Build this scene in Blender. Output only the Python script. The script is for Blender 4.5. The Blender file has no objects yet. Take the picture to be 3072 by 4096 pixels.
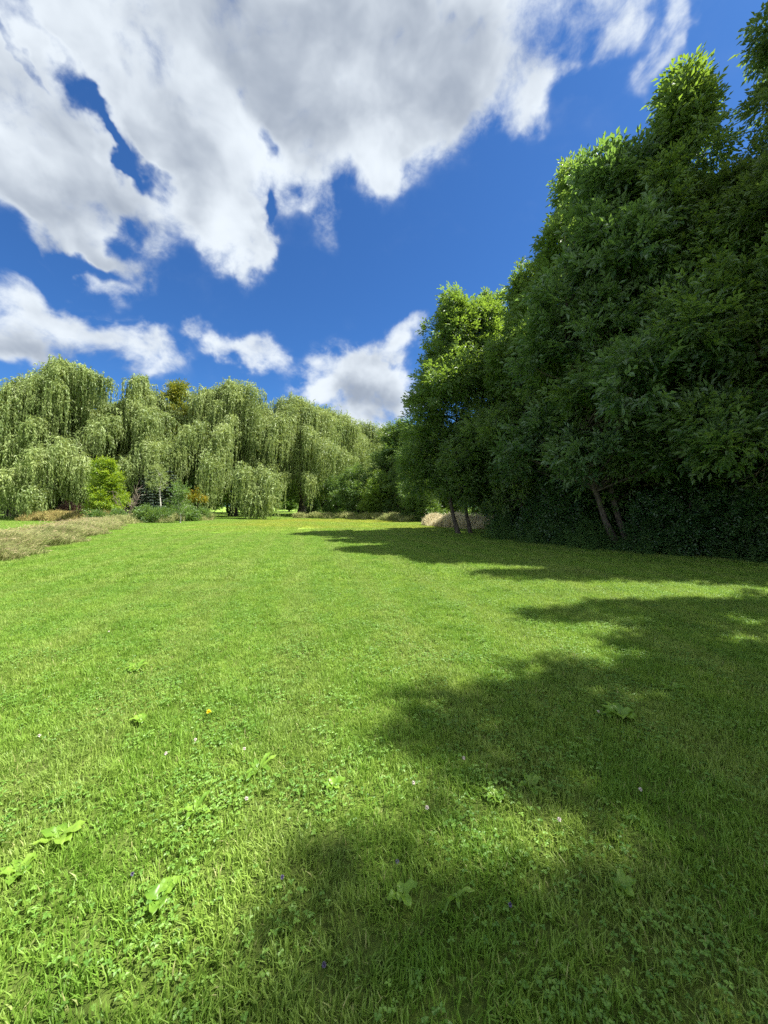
import bpy, math, random
import numpy as np
from mathutils import Vector

random.seed(4)
SC = bpy.context.scene
COL = SC.collection
F = 1539.0          # focal length in units of the 3072 x 4096 frame
HZ = 2025.0         # horizon row
CX = 1536.0
EYE = 1.6

# ------------------------------------------------------------------ camera
cam_data = bpy.data.cameras.new("camera")
cam = bpy.data.objects.new("camera", cam_data)
COL.objects.link(cam)
cam_data.sensor_fit = 'VERTICAL'
cam_data.sensor_height = 34.6
cam_data.lens = 13.0
cam_data.clip_start = 0.05
cam_data.clip_end = 3000
cam.location = (0, 0, EYE)
cam.rotation_euler = (math.radians(90 - 0.86), 0, 0)
SC.camera = cam

# ------------------------------------------------------------------ sun and sky
SUN_EL = 58.0
SUN_AZ = 88.0       # degrees clockwise from +Y
ce, se = math.cos(math.radians(SUN_EL)), math.sin(math.radians(SUN_EL))
to_sun = Vector((math.sin(math.radians(SUN_AZ)) * ce, math.cos(math.radians(SUN_AZ)) * ce, se))
sd = bpy.data.lights.new("sun", 'SUN')
sd.energy = 4.9
sd.angle = math.radians(0.5)
sd.color = (1.0, 0.955, 0.87)
sun = bpy.data.objects.new("sun", sd)
COL.objects.link(sun)
sun.rotation_euler = to_sun.to_track_quat('Z', 'Y').to_euler()
sun.location = (30, 0, 40)

SC.view_settings.view_transform = 'Standard'
SC.view_settings.look = 'None'
SC.view_settings.gamma = 1.0
SC.view_settings.exposure = 1.72
SC.view_settings.use_curve_mapping = False
SC.render.engine = 'CYCLES'
SC.cycles.max_bounces = 6
SC.cycles.diffuse_bounces = 3
SC.cycles.glossy_bounces = 2
SC.cycles.transmission_bounces = 4
SC.cycles.use_denoising = False
SC.cycles.sample_clamp_indirect = 4.0
SC.cycles.sample_clamp_direct = 6.0

world = bpy.data.worlds.new("World")
SC.world = world
world.use_nodes = True
world.cycles.sampling_method = 'MANUAL'
world.cycles.sample_map_resolution = 512


class NT:
    """small helper for writing node trees"""
    def __init__(self, tree):
        self.t = tree

    def n(self, kind, **kw):
        nd = self.t.nodes.new(kind)
        for k, v in kw.items():
            setattr(nd, k, v)
        return nd

    def put(self, sock, v):
        if isinstance(v, bpy.types.NodeSocket):
            self.t.links.new(v, sock)
        elif v is not None:
            sock.default_value = v

    def math(self, op, a, b=None, c=None, clamp=False):
        nd = self.n('ShaderNodeMath', operation=op, use_clamp=clamp)
        self.put(nd.inputs[0], a)
        self.put(nd.inputs[1], b)
        self.put(nd.inputs[2], c)
        return nd.outputs[0]

    def vmath(self, op, a, b=None, scale=None):
        nd = self.n('ShaderNodeVectorMath', operation=op)
        self.put(nd.inputs[0], a)
        if b is not None:
            self.put(nd.inputs[1], b)
        if scale is not None:
            self.put(nd.inputs['Scale'], scale)
        return nd.outputs['Value'] if op in ('LENGTH', 'DOT_PRODUCT') else nd.outputs[0]

    def noise(self, vec, scale, detail=4, rough=0.55, dist=0.0, lac=2.0):
        nd = self.n('ShaderNodeTexNoise')
        self.put(nd.inputs['Vector'], vec)
        nd.inputs['Scale'].default_value = scale
        nd.inputs['Detail'].default_value = detail
        nd.inputs['Roughness'].default_value = rough
        nd.inputs['Lacunarity'].default_value = lac
        nd.inputs['Distortion'].default_value = dist
        return nd.outputs[0]

    def rng(self, v, a, b, c=0.0, d=1.0, smooth=True):
        nd = self.n('ShaderNodeMapRange')
        nd.interpolation_type = 'SMOOTHSTEP' if smooth else 'LINEAR'
        self.put(nd.inputs[0], v)
        for i, q in enumerate((a, b, c, d)):
            self.put(nd.inputs[i + 1], q)
        return nd.outputs[0]

    def mix(self, f, a, b, mode='MIX'):
        nd = self.n('ShaderNodeMix', data_type='RGBA', blend_type=mode)
        self.put(nd.inputs[0], f)
        for s, v in ((nd.inputs[6], a), (nd.inputs[7], b)):
            if isinstance(v, tuple) and len(v) == 3:
                v = (*v, 1)
            self.put(s, v)
        return nd.outputs[2]


def build_world():
    wt = world.node_tree
    for nd in list(wt.nodes):
        wt.nodes.remove(nd)
    N = NT(wt)
    out = N.n('ShaderNodeOutputWorld')
    bg = N.n('ShaderNodeBackground')
    bg.inputs['Strength'].default_value = 0.05
    wt.links.new(bg.outputs[0], out.inputs[0])
    sky = N.n('ShaderNodeTexSky', sky_type='NISHITA')
    sky.sun_disc = False
    sky.sun_elevation = math.radians(SUN_EL)
    sky.sun_rotation = math.radians(SUN_AZ)
    sky.altitude = 300
    sky.air_density = 1.0
    sky.dust_density = 0.7
    sky.ozone_density = 3.5
    g = N.n('ShaderNodeNewGeometry')
    d = N.vmath('SCALE', g.outputs['Incoming'], scale=-1.0)
    tc = N.n('ShaderNodeTexCoord')
    d = tc.outputs['Generated']
    sep = N.n('ShaderNodeSeparateXYZ')
    wt.links.new(d, sep.inputs[0])
    zz = N.math('MAXIMUM', sep.outputs[2], 0.0)
    inv = N.math('DIVIDE', 1.0, N.math('ADD', zz, 0.22))
    deck = N.vmath('SCALE', d, scale=inv)
    flat = N.n('ShaderNodeMapping')
    flat.inputs['Scale'].default_value = (1, 1, 0.5)
    flat.inputs['Rotation'].default_value = (0, 0, math.radians(0))
    wt.links.new(deck, flat.inputs[0])
    deck = flat.outputs[0]

    # the outlines are folded by noise so that no cloud is an oval
    wa = N.n('ShaderNodeTexNoise')
    wa.inputs['Scale'].default_value = 4.5
    wa.inputs['Detail'].default_value = 2
    wt.links.new(d, wa.inputs['Vector'])
    wb = N.n('ShaderNodeTexNoise')
    wb.inputs['Scale'].default_value = 13.0
    wb.inputs['Detail'].default_value = 4
    wt.links.new(d, wb.inputs['Vector'])
    half = (0.5, 0.5, 0.5)
    dw = N.vmath('ADD', d, N.vmath('SCALE', N.vmath('SUBTRACT', wa.outputs[1], half), scale=0.16))
    dw = N.vmath('ADD', dw, N.vmath('SCALE', N.vmath('SUBTRACT', wb.outputs[1], half), scale=0.11))

    def blobs(lst):
        acc = None
        for (px, py, rx, ry, roll, amp) in lst:
            v = Vector(((px - CX) / F, 1.0, (HZ - py) / F))
            ln = v.length
            c = v / ln
            yaw = math.atan2(-c.x, c.y)
            pit = math.asin(c.z)
            sx, sz = rx / F / ln, ry / F / ln * 1.0
            m = N.n('ShaderNodeMapping', vector_type='TEXTURE')
            m.inputs['Location'].default_value = c
            from mathutils import Euler, Matrix
            R = Matrix.Rotation(yaw, 3, 'Z') @ Matrix.Rotation(pit, 3, 'X') @ Matrix.Rotation(math.radians(roll), 3, 'Y')
            m.inputs['Rotation'].default_value = R.to_euler('XYZ')
            m.inputs['Scale'].default_value = (sx, 0.6, sz)
            wt.links.new(dw, m.inputs[0])
            r = N.vmath('LENGTH', m.outputs[0])
            f = N.rng(r, 1.35, 0.25, 0.0, amp)
            acc = f if acc is None else N.math('ADD', acc, f)
        return acc

    # clouds: centre, half sizes (as seen from the field), roll, weight
    pos = [(160, 90, 240, 130, 35, .6), (300, 250, 200, 80, 38, .35), (120, 300, 180, 90, 38, .4), (1250, 0, 950, 420, 0, .8), (2150, -40, 650, 330, -12, .6), (1250, 330, 560, 320, 0, .5), (2560, 60, 130, 160, -20, .5),
           (1650, 330, 330, 260, -35, .45), (1780, 460, 110, 110, 0, .3), (500, 0, 620, 210, 25, .7), (640, 240, 300, 130, 38, .55),
           (60, 420, 380, 220, 38, .75), (60, 640, 400, 240, 10, .7), (330, 620, 260, 160, 38, .4), (300, 200, 380, 110, 38, .4), (430, 300, 260, 100, 38, .5), (640, 520, 200, 110, 45, .45), (420, 700, 300, 100, 22, .5), (200, 800, 260, 120, 5, .5), (60, 800, 200, 90, 5, .4),
           (760, 560, 230, 240, 35, .55), (850, 800, 300, 190, 30, .7), (940, 940, 210, 140, 30, .6), (1060, 1080, 70, 110, 20, .4),
           (1100, 640, 260, 200, 30, .45), (1380, 640, 260, 160, -5, .5), (1560, 640, 120, 90, 0, .3), (1320, 850, 80, 150, 10, .5), 
           (430, 1060, 150, 115, 28, .75), (380, 950, 60, 50, 30, .4), (590, 930, 90, 70, 30, .28),
           (350, 1350, 330, 125, 12, .75), (190, 1230, 170, 90, 5, .5), (520, 1370, 200, 80, 5, .35), (40, 1370, 150, 110, 20, .7), (150, 1450, 220, 60, 10, .35), (745, 1325, 55, 36, -35, .45),
           (900, 1400, 130, 50, 6, .65), (1050, 1425, 100, 62, 4, .65),
           (1400, 1560, 250, 140, 5, .8), (1540, 1600, 180, 170, 0, .6), (1480, 1480, 130, 90, 0, .4), (1540, 1390, 130, 75, -10, .6), (1640, 1320, 90, 55, -20, .5), (1240, 1590, 120, 40, 5, .45),
           (2130, 400, 150, 85, -35, .62), (2230, 370, 80, 80, -35, .35), (2800, 60, 50, 190, 35, .42), (2660, 260, 50, 130, 30, .34)]
    neg = [(300, 975, 170, 44, 20, .8), (480, 900, 60, 60, 0, .3), (360, 430, 300, 32, 39, .58), (60, 180, 160, 22, 40, .5), (560, 640, 130, 34, 50, .45), (960, 500, 70, 50, 40, .3), (1060, 540, 70, 60, 60, .75), (960, 430, 60, 60, 30, .5),
           (1110, 900, 34, 110, 8, .45), (2380, 330, 300, 50, -8, .3)]
    grey = [(1500, 200, 620, 300, -10, .6), (900, 180, 520, 170, 25, .45), (150, 820, 380, 130, 15, .8),
            (300, 1470, 380, 80, 8, .9), (1470, 1650, 300, 90, 0, .75), (600, 500, 260, 120, 35, .5)]
    mask = N.math('SUBTRACT', blobs(pos), blobs(neg))
    # unseen clouds added away from the modelled group, kept dense for fill light
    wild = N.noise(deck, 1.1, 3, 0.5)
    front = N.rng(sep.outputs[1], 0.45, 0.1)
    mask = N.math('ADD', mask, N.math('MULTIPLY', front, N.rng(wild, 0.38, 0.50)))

    # billows: noise over the sky directions, folded by a coarser warp
    sq = N.n('ShaderNodeMapping')
    sq.inputs['Scale'].default_value = (1.0, 1.0, 1.35)
    wt.links.new(d, sq.inputs[0])
    sv = N.vmath('ADD', N.vmath('SCALE', sq.outputs[0], scale=0.75), N.vmath('SCALE', deck, scale=0.08))
    warp = N.n('ShaderNodeTexNoise')
    warp.inputs['Scale'].default_value = 5.0
    warp.inputs['Detail'].default_value = 3
    wt.links.new(sv, warp.inputs['Vector'])
    wv = N.vmath('SUBTRACT', warp.outputs[1], (0.5, 0.5, 0.5))
    sv = N.vmath('ADD', sv, N.vmath('SCALE', wv, scale=0.10))

    def puff(vec):
        lo = N.math('SUBTRACT', N.noise(vec, 7.5, 4, 0.5), 0.5)
        hi = N.math('SUBTRACT', N.noise(vec, 19.0, 7, 0.62), 0.5)
        return lo, hi
    lo, hi = puff(sv)
    nn = N.math('ADD', N.math('MULTIPLY', lo, 1.7), N.math('MULTIPLY', hi, 1.6))
    nn = N.math('MULTIPLY', nn, N.rng(mask, 0.0, 0.30, 0.15, 1.0))
    dens = N.math('ADD', N.math('MINIMUM', mask, 1.05), nn)
    alpha = N.rng(dens, 0.0, 0.92)
    # self shading: compare the cloud's thickness with that a little nearer the sun
    lo2 = N.math('SUBTRACT', N.noise(N.vmath('ADD', sv, (0.035, 0.006, 0.045)), 7.5, 4, 0.5), 0.5)
    relief = N.math('MULTIPLY', N.math('SUBTRACT', lo, lo2), 2.2)
    gm = blobs(grey)
    big = N.noise(sv, 3.6, 3, 0.5)
    thick = N.rng(dens, 0.5, 1.6)
    shade = N.math('ADD', N.math('MULTIPLY', gm, 0.70), N.math('MULTIPLY', thick, 0.30))
    shade = N.math('ADD', shade, N.math('MULTIPLY', N.math('SUBTRACT', big, 0.5), 1.3))
    shade = N.math('SUBTRACT', N.math('ADD', shade, N.math('MULTIPLY', hi, -0.35)), relief)
    shade = N.rng(shade, -0.25, 1.1)
    ccol = N.mix(shade, (5.5, 5.95, 6.35), (2.3, 2.65, 3.2))
    # unseen clouds behind the camera and overhead, brightened to lift the shadows
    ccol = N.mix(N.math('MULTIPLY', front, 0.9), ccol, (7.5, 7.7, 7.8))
    tint = N.mix(1.0, sky.outputs[0], (0.31, 0.60, 0.94), 'MULTIPLY')
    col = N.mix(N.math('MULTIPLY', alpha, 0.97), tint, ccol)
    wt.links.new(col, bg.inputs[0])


build_world()


# ------------------------------------------------------------------ helpers
def tag(o, label=None, cat=None, group=None, kind=None):
    if label: o['label'] = label
    if cat: o['category'] = cat
    if group: o['group'] = group
    if kind: o['kind'] = kind
    return o


def empty(name, loc):
    o = bpy.data.objects.new(name, None)
    o.empty_display_size = 0.5
    COL.objects.link(o)
    o.location = loc
    return o


def copy_tree(o, loc, rz=0.0, s=1.0):
    c = o.copy()
    COL.objects.link(c)
    c.location = loc
    c.rotation_euler = (0, 0, rz)
    c.scale = s if isinstance(s, tuple) else (s, s, s)
    for ch in list(o.children):
        k = ch.copy()
        COL.objects.link(k)
        k.parent = c
    return c


def gz(x, y):
    return 0.05 * np.sin(x * 0.21 + 1.0) * np.sin(y * 0.17) + 0.02 * np.sin(x * 0.9 + y * 0.5) * np.clip(y / 6, 0, 1)


def at(px, py):
    """ground point seen at a pixel of the photo"""
    dd = EYE * F / (py - HZ)
    x = (px - CX) / F * dd
    return x, dd


def mesh_np(name, verts, faces, mat, parent=None, attrs=None, link=True, smooth=False):
    """faces: (n,k) int array or list of such arrays"""
    me = bpy.data.meshes.new(name)
    verts = np.asarray(verts, dtype=np.float32)
    if not isinstance(faces, list):
        faces = [faces]
    faces = [np.asarray(f, dtype=np.int32) for f in faces if len(f)]
    me.vertices.add(len(verts))
    me.vertices.foreach_set('co', verts.ravel())
    nl = sum(f.size for f in faces)
    nf = sum(len(f) for f in faces)
    me.loops.add(nl)
    me.loops.foreach_set('vertex_index', np.concatenate([f.ravel() for f in faces]))
    me.polygons.add(nf)
    tot = np.concatenate([np.full(len(f), f.shape[1], dtype=np.int32) for f in faces])
    st = np.concatenate(([0], np.cumsum(tot)[:-1])).astype(np.int32)
    me.polygons.foreach_set('loop_start', st)
    me.polygons.foreach_set('loop_total', tot)
    me.polygons.foreach_set('use_smooth', np.full(nf, smooth, dtype=bool))
    for k, v in (attrs or {}).items():
        a = me.attributes.new(k, 'FLOAT', 'POINT')
        a.data.foreach_set('value', np.asarray(v, dtype=np.float32))
    me.update(calc_edges=True)
    me.materials.append(mat)
    o = bpy.data.objects.new(name, me)
    if link:
        COL.objects.link(o)
    if parent is not None:
        o.parent = parent
    return o


def unit(v):
    return v / np.maximum(np.linalg.norm(v, axis=-1, keepdims=True), 1e-9)


def leaf_geo(P, D, Nn, L, W, var, fold=0.25):
    """folded lozenge leaves: verts, faces, var"""
    n = len(P)
    D = unit(D)
    S = unit(np.cross(D, Nn))
    U = np.cross(S, D)
    L = np.asarray(L).reshape(-1, 1) * np.ones((n, 1))
    W = np.asarray(W).reshape(-1, 1) * np.ones((n, 1))
    b = P
    m = P + D * L * 0.45
    t = P + D * L - U * L * 0.12
    l = m - S * W * 0.5 + U * W * fold
    r = m + S * W * 0.5 + U * W * fold
    V = np.stack([b, r, t, l], axis=1).reshape(-1, 3)
    i = np.arange(n, dtype=np.int32)[:, None] * 4
    T = np.concatenate([i + [0, 1, 2], i + [0, 2, 3]], axis=0)
    return V, T, np.repeat(var, 4)


class TubeSet:
    def __init__(self):
        self.v, self.f, self.k = [], [], 0

    def add(self, pts, radii, seg=7):
        pts = np.asarray(pts, float)
        n = len(pts)
        tan = np.gradient(pts, axis=0)
        tan = unit(tan)
        ref = np.array([0.3, 1.0, 0.1])
        A = unit(np.cross(tan, ref))
        B = np.cross(tan, A)
        th = np.linspace(0, 2 * math.pi, seg, endpoint=False)
        rings = []
        for j in range(n):
            rr = radii[j] * (1 + 0.06 * np.sin(3 * th + j))
            rings.append(pts[j] + (np.cos(th) * rr)[:, None] * A[j] + (np.sin(th) * rr)[:, None] * B[j])
        self.v.append(np.concatenate(rings))
        for j in range(n - 1):
            for q in range(seg):
                a = self.k + j * seg + q
                b = self.k + j * seg + (q + 1) % seg
                self.f.append((a, b, b + seg, a + seg))
        self.k += n * seg

    def build(self, name, mat, parent=None):
        return mesh_np(name, np.concatenate(self.v), np.array(self.f), mat, parent, smooth=True)


def curve_pts(a, b, sag, n=6, rs=None, wob=0.0):
    a, b = np.asarray(a, float), np.asarray(b, float)
    t = np.linspace(0, 1, n)[:, None]
    p = a + (b - a) * t
    p[:, 2] += sag * (4 * t * (1 - t))[:, 0]
    if wob and rs is not None:
        w = rs.normal(size=(n, 3)) * wob
        w[0] = w[-1] = 0
        p += w
    return p


# ------------------------------------------------------------------ materials
def leaf_mat(name, cols, trans=(0.25, 0.4, 0.03), tfac=0.35, rough=0.45, nscale=0.4, spec=0.4, backpale=0.0):
    """cols: dark, mid, light leaf colours mixed by per-leaf value and a world-space noise"""
    m = bpy.data.materials.new(name)
    m.use_nodes = True
    t = m.node_tree
    N = NT(t)
    for nd in list(t.nodes):
        t.nodes.remove(nd)
    out = N.n('ShaderNodeOutputMaterial')
    at_ = N.n('ShaderNodeAttribute', attribute_name='var')
    g = N.n('ShaderNodeNewGeometry')
    oi = N.n('ShaderNodeObjectInfo')
    nz = N.noise(g.outputs['Position'], nscale, 3, 0.6)
    v = N.math('ADD', N.math('MULTIPLY', at_.outputs['Fac'], 0.62), N.math('MULTIPLY', N.rng(nz, 0.35, 0.65), 0.32))
    v = N.math('ADD', v, N.math('MULTIPLY', oi.outputs['Random'], 0.06))
    cr = N.n('ShaderNodeValToRGB')
    k = len(cols)
    while len(cr.color_ramp.elements) < k:
        cr.color_ramp.elements.new(0.5)
    for i, c in enumerate(cols):
        cr.color_ramp.elements[i].position = 0.08 + 0.86 * i / (k - 1)
        cr.color_ramp.elements[i].color = (*c, 1)
    t.links.new(v, cr.inputs[0])
    base = cr.outputs[0]
    if backpale:
        base = N.mix(N.math('MULTIPLY', g.outputs['Backfacing'], backpale), base, tuple(min(1, 0.10 + 1.1 * q) for q in cols[-1]))
    p = N.n('ShaderNodeBsdfPrincipled')
    t.links.new(base, p.inputs['Base Color'])
    p.inputs['Roughness'].default_value = rough
    p.inputs['Specular IOR Level'].default_value = spec
    tr = N.n('ShaderNodeBsdfTranslucent')
    tcol = N.mix(0.75, base, trans)
    t.links.new(tcol, tr.inputs[0])
    ms = N.n('ShaderNodeMixShader')
    ms.inputs[0].default_value = tfac
    t.links.new(p.outputs[0], ms.inputs[1])
    t.links.new(tr.outputs[0], ms.inputs[2])
    t.links.new(ms.outputs[0], out.inputs[0])
    return m


def bark_mat(name, a, b, scale=14, white=False):
    m = bpy.data.materials.new(name)
    m.use_nodes = True
    t = m.node_tree
    N = NT(t)
    p = t.nodes['Principled BSDF']
    g = N.n('ShaderNodeTexCoord')
    mp = N.n('ShaderNodeMapping')
    mp.inputs['Scale'].default_value = (1, 1, 0.25) if not white else (0.3, 0.3, 2.0)
    t.links.new(g.outputs['Object'], mp.inputs[0])
    nz = N.noise(mp.outputs[0], scale, 6, 0.65, 0.6)
    c = N.mix(N.rng(nz, 0.38, 0.62), a, b)
    t.links.new(c, p.inputs['Base Color'])
    p.inputs['Roughness'].default_value = 0.9
    bp = N.n('ShaderNodeBump')
    bp.inputs['Strength'].default_value = 0.8
    bp.inputs['Distance'].default_value = 0.03
    t.links.new(nz, bp.inputs['Height'])
    t.links.new(bp.outputs[0], p.inputs['Normal'])
    return m


def grass_mat(name, near=True):
    m = bpy.data.materials.new(name)
    m.use_nodes = True
    t = m.node_tree
    N = NT(t)
    for nd in list(t.nodes):
        t.nodes.remove(nd)
    out = N.n('ShaderNodeOutputMaterial')
    at_ = N.n('ShaderNodeAttribute', attribute_name='var')
    g = N.n('ShaderNodeNewGeometry')
    pos = g.outputs['Position']
    col = lawn_colour(N, pos, at_.outputs['Fac'])
    p = N.n('ShaderNodeBsdfPrincipled')
    t.links.new(col, p.inputs['Base Color'])
    p.inputs['Roughness'].default_value = 0.5
    p.inputs['Specular IOR Level'].default_value = 0.3
    tr = N.n('ShaderNodeBsdfTranslucent')
    t.links.new(N.mix(0.5, col, (0.34, 0.50, 0.07)), tr.inputs[0])
    ms = N.n('ShaderNodeMixShader')
    ms.inputs[0].default_value = 0.42
    t.links.new(p.outputs[0], ms.inputs[1])
    t.links.new(tr.outputs[0], ms.inputs[2])
    t.links.new(ms.outputs[0], out.inputs[0])
    return m


def lawn_colour(N, pos, var):
    """green lawn with clover patches, dry streaks and a yellowed belt far out"""
    sp = N.n('ShaderNodeSeparateXYZ')
    N.t.links.new(pos, sp.inputs[0])
    n_big = N.noise(pos, 0.35, 4, 0.6)
    n_mid = N.noise(pos, 1.7, 4, 0.6)
    n_fin = N.noise(pos, 9.0, 3, 0.6)
    c = N.mix(N.rng(n_mid, 0.35, 0.68), (0.150, 0.285, 0.034), (0.240, 0.368, 0.056))
    c = N.mix(N.math('MULTIPLY', N.rng(n_big, 0.50, 0.68), 0.55), c, (0.26, 0.31, 0.09))
    c = N.mix(N.math('MULTIPLY', N.rng(n_fin, 0.58, 0.75), 0.4), c, (0.30, 0.34, 0.10))
    # faint mowing passes running up the field
    st = N.math('SINE', N.math('MULTIPLY', N.math('ADD', N.math('ADD', sp.outputs[0], N.math('MULTIPLY', sp.outputs[1], 0.22)), N.math('MULTIPLY', n_big, 0.8)), 4.6))
    c = N.mix(N.math('MULTIPLY', N.rng(st, -0.2, 0.9), 0.42), c, (0.27, 0.34, 0.085))
    n_pat = N.noise(pos, 0.9, 5, 0.65, 0.6)
    c = N.mix(N.math('MULTIPLY', N.rng(n_pat, 0.52, 0.66), 0.30), c, (0.10, 0.20, 0.03))
    # mown belt turned yellow near the far edge
    mp = N.n('ShaderNodeMapping')
    mp.inputs['Scale'].default_value = (0.06, 0.16, 1)
    N.t.links.new(pos, mp.inputs[0])
    belt_n = N.noise(mp.outputs[0], 1.0, 4, 0.6)
    belt = N.math('MULTIPLY', N.rng(sp.outputs[1], 20, 34), N.rng(sp.outputs[1], 58, 46))
    belt = N.math('MULTIPLY', belt, N.rng(sp.outputs[0], -19, -10))
    c = N.mix(N.math('MULTIPLY', belt, N.rng(belt_n, 0.40, 0.62, 0.25, 0.8)), c, (0.36, 0.33, 0.045))
    if var is not None:
        c = N.mix(N.rng(var, 0.0, 0.6), N.mix(0.25, c, (0.05, 0.13, 0.015)), c)
        c = N.mix(N.rng(var, 0.88, 1.0, 0, 0.75), c, (0.46, 0.42, 0.20))
    return c


M = {}
M['grass'] = grass_mat('lawn_grass')
M['clover'] = leaf_mat('clover_leaf', [(0.07, 0.17, 0.022), (0.11, 0.225, 0.03), (0.17, 0.30, 0.045)], tfac=0.3, rough=0.5, nscale=2)
M['ash'] = leaf_mat('broad_leaf', [(0.029, 0.072, 0.016), (0.055, 0.124, 0.023), (0.101, 0.189, 0.034)], trans=(0.30, 0.46, 0.02), tfac=0.36, rough=0.46, spec=0.6, backpale=0.55)
M['ash_blue'] = leaf_mat('broad_leaf_blue', [(0.026, 0.068, 0.021), (0.049, 0.114, 0.034), (0.088, 0.169, 0.052)], trans=(0.24, 0.42, 0.04), tfac=0.36, rough=0.42, spec=0.6, backpale=0.55)
M['ash_dark'] = leaf_mat('broad_leaf_dark', [(0.026, 0.058, 0.013), (0.052, 0.104, 0.018), (0.098, 0.163, 0.029)], trans=(0.28, 0.42, 0.04), tfac=0.36, rough=0.42, spec=0.6, backpale=0.5)
M['ash_lime'] = leaf_mat('broad_leaf_light', [(0.039, 0.094, 0.016), (0.073, 0.153, 0.023), (0.130, 0.221, 0.034)], trans=(0.30, 0.46, 0.04), tfac=0.36, rough=0.46, spec=0.6, backpale=0.6)
M['weed'] = leaf_mat('weed_leaf', [(0.045, 0.115, 0.035), (0.09, 0.19, 0.05), (0.16, 0.27, 0.08)], tfac=0.3, rough=0.5, nscale=1.5)
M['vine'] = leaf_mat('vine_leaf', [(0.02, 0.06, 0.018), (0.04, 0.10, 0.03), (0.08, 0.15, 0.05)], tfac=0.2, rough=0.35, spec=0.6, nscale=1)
M['willow'] = leaf_mat('willow_leaf', [(0.085, 0.14, 0.04), (0.20, 0.272, 0.088), (0.32, 0.385, 0.145)], trans=(0.36, 0.42, 0.08), tfac=0.33, rough=0.5, nscale=0.25)
M['far_green'] = leaf_mat('shrub_leaf', [(0.035, 0.085, 0.018), (0.07, 0.14, 0.03), (0.13, 0.20, 0.045)], tfac=0.3, rough=0.45, nscale=0.5, backpale=0.3)
M['lime'] = leaf_mat('lime_leaf', [(0.07, 0.14, 0.015), (0.13, 0.22, 0.020), (0.24, 0.31, 0.03)], trans=(0.45, 0.6, 0.02), tfac=0.4, nscale=0.6)
M['spring'] = leaf_mat('spring_leaf', [(0.05, 0.11, 0.018), (0.10, 0.18, 0.03), (0.18, 0.26, 0.04)], trans=(0.3, 0.45, 0.03), tfac=0.35, nscale=0.6)
M['autumn'] = leaf_mat('autumn_leaf', [(0.07, 0.13, 0.018), (0.13, 0.19, 0.02), (0.23, 0.24, 0.025)], trans=(0.4, 0.38, 0.03), tfac=0.35, nscale=0.4)
M['yellow'] = leaf_mat('yellow_leaf', [(0.16, 0.20, 0.02), (0.36, 0.33, 0.02), (0.50, 0.30, 0.04)], trans=(0.6, 0.5, 0.03), tfac=0.35, nscale=0.8)
M['fir'] = leaf_mat('fir_needles', [(0.02, 0.038, 0.026), (0.034, 0.06, 0.038), (0.08, 0.11, 0.075)], trans=(0.05, 0.08, 0.03), tfac=0.05, rough=0.6)
M['purple'] = leaf_mat('purple_leaf', [(0.05, 0.03, 0.03), (0.10, 0.05, 0.05), (0.10, 0.10, 0.05)], trans=(0.2, 0.1, 0.05), tfac=0.2)
M['bark'] = bark_mat('grey_bark', (0.045, 0.037, 0.028), (0.13, 0.11, 0.085))
M['willow_bark'] = bark_mat('dark_bark', (0.02, 0.017, 0.013), (0.07, 0.06, 0.045))
M['birch'] = bark_mat('birch_bark', (0.16, 0.15, 0.13), (0.62, 0.60, 0.55), 5, True)
M['twig'] = bark_mat('dead_twig', (0.12, 0.09, 0.07), (0.24, 0.19, 0.15), 20)


def dry_mat(name, cols):
    return leaf_mat(name, cols, trans=cols[-1], tfac=0.35, rough=0.6, nscale=1.2, spec=0.2)


M['tall'] = dry_mat('tall_grass_blade', [(0.14, 0.20, 0.05), (0.28, 0.33, 0.11), (0.50, 0.46, 0.24)])
M['seed'] = dry_mat('seed_head', [(0.34, 0.28, 0.15), (0.46, 0.38, 0.22), (0.56, 0.49, 0.31)])
M['gold'] = dry_mat('golden_grass', [(0.17, 0.19, 0.05), (0.34, 0.30, 0.10), (0.48, 0.38, 0.17)])
M['fringe'] = dry_mat('fringe_grass', [(0.14, 0.22, 0.05), (0.27, 0.32, 0.10), (0.44, 0.42, 0.20)])
M['reed'] = dry_mat('reed_blade', [(0.48, 0.43, 0.24), (0.64, 0.57, 0.36), (0.74, 0.68, 0.48)])


def ground_material():
    m = bpy.data.materials.new('lawn_ground')
    m.use_nodes = True
    t = m.node_tree
    N = NT(t)
    p = t.nodes['Principled BSDF']
    g = N.n('ShaderNodeNewGeometry')
    pos = g.outputs['Position']
    c = lawn_colour(N, pos, None)
    fine = N.noise(pos, 28, 5, 0.7)
    c = N.mix(N.rng(fine, 0.35, 0.65), N.mix(0.45, c, (0.05, 0.10, 0.015)), c)
    sp = N.n('ShaderNodeSeparateXYZ')
    t.links.new(pos, sp.inputs[0])
    # bare earth and thatch between the blades where blades are modelled densely
    nearf = N.rng(sp.outputs[1], 26, 6, 0.0, 0.8)
    soil = N.mix(N.rng(fine, 0.4, 0.6), (0.045, 0.06, 0.014), (0.08, 0.11, 0.022))
    c = N.mix(nearf, c, soil)
    t.links.new(c, p.inputs['Base Color'])
    p.inputs['Roughness'].default_value = 0.95
    p.inputs['Specular IOR Level'].default_value = 0.1
    bp = N.n('ShaderNodeBump')
    bp.inputs['Strength'].default_value = 0.7
    bp.inputs['Distance'].default_value = 0.05
    t.links.new(fine, bp.inputs['Height'])
    t.links.new(bp.outputs[0], p.inputs['Normal'])
    return m


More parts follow.
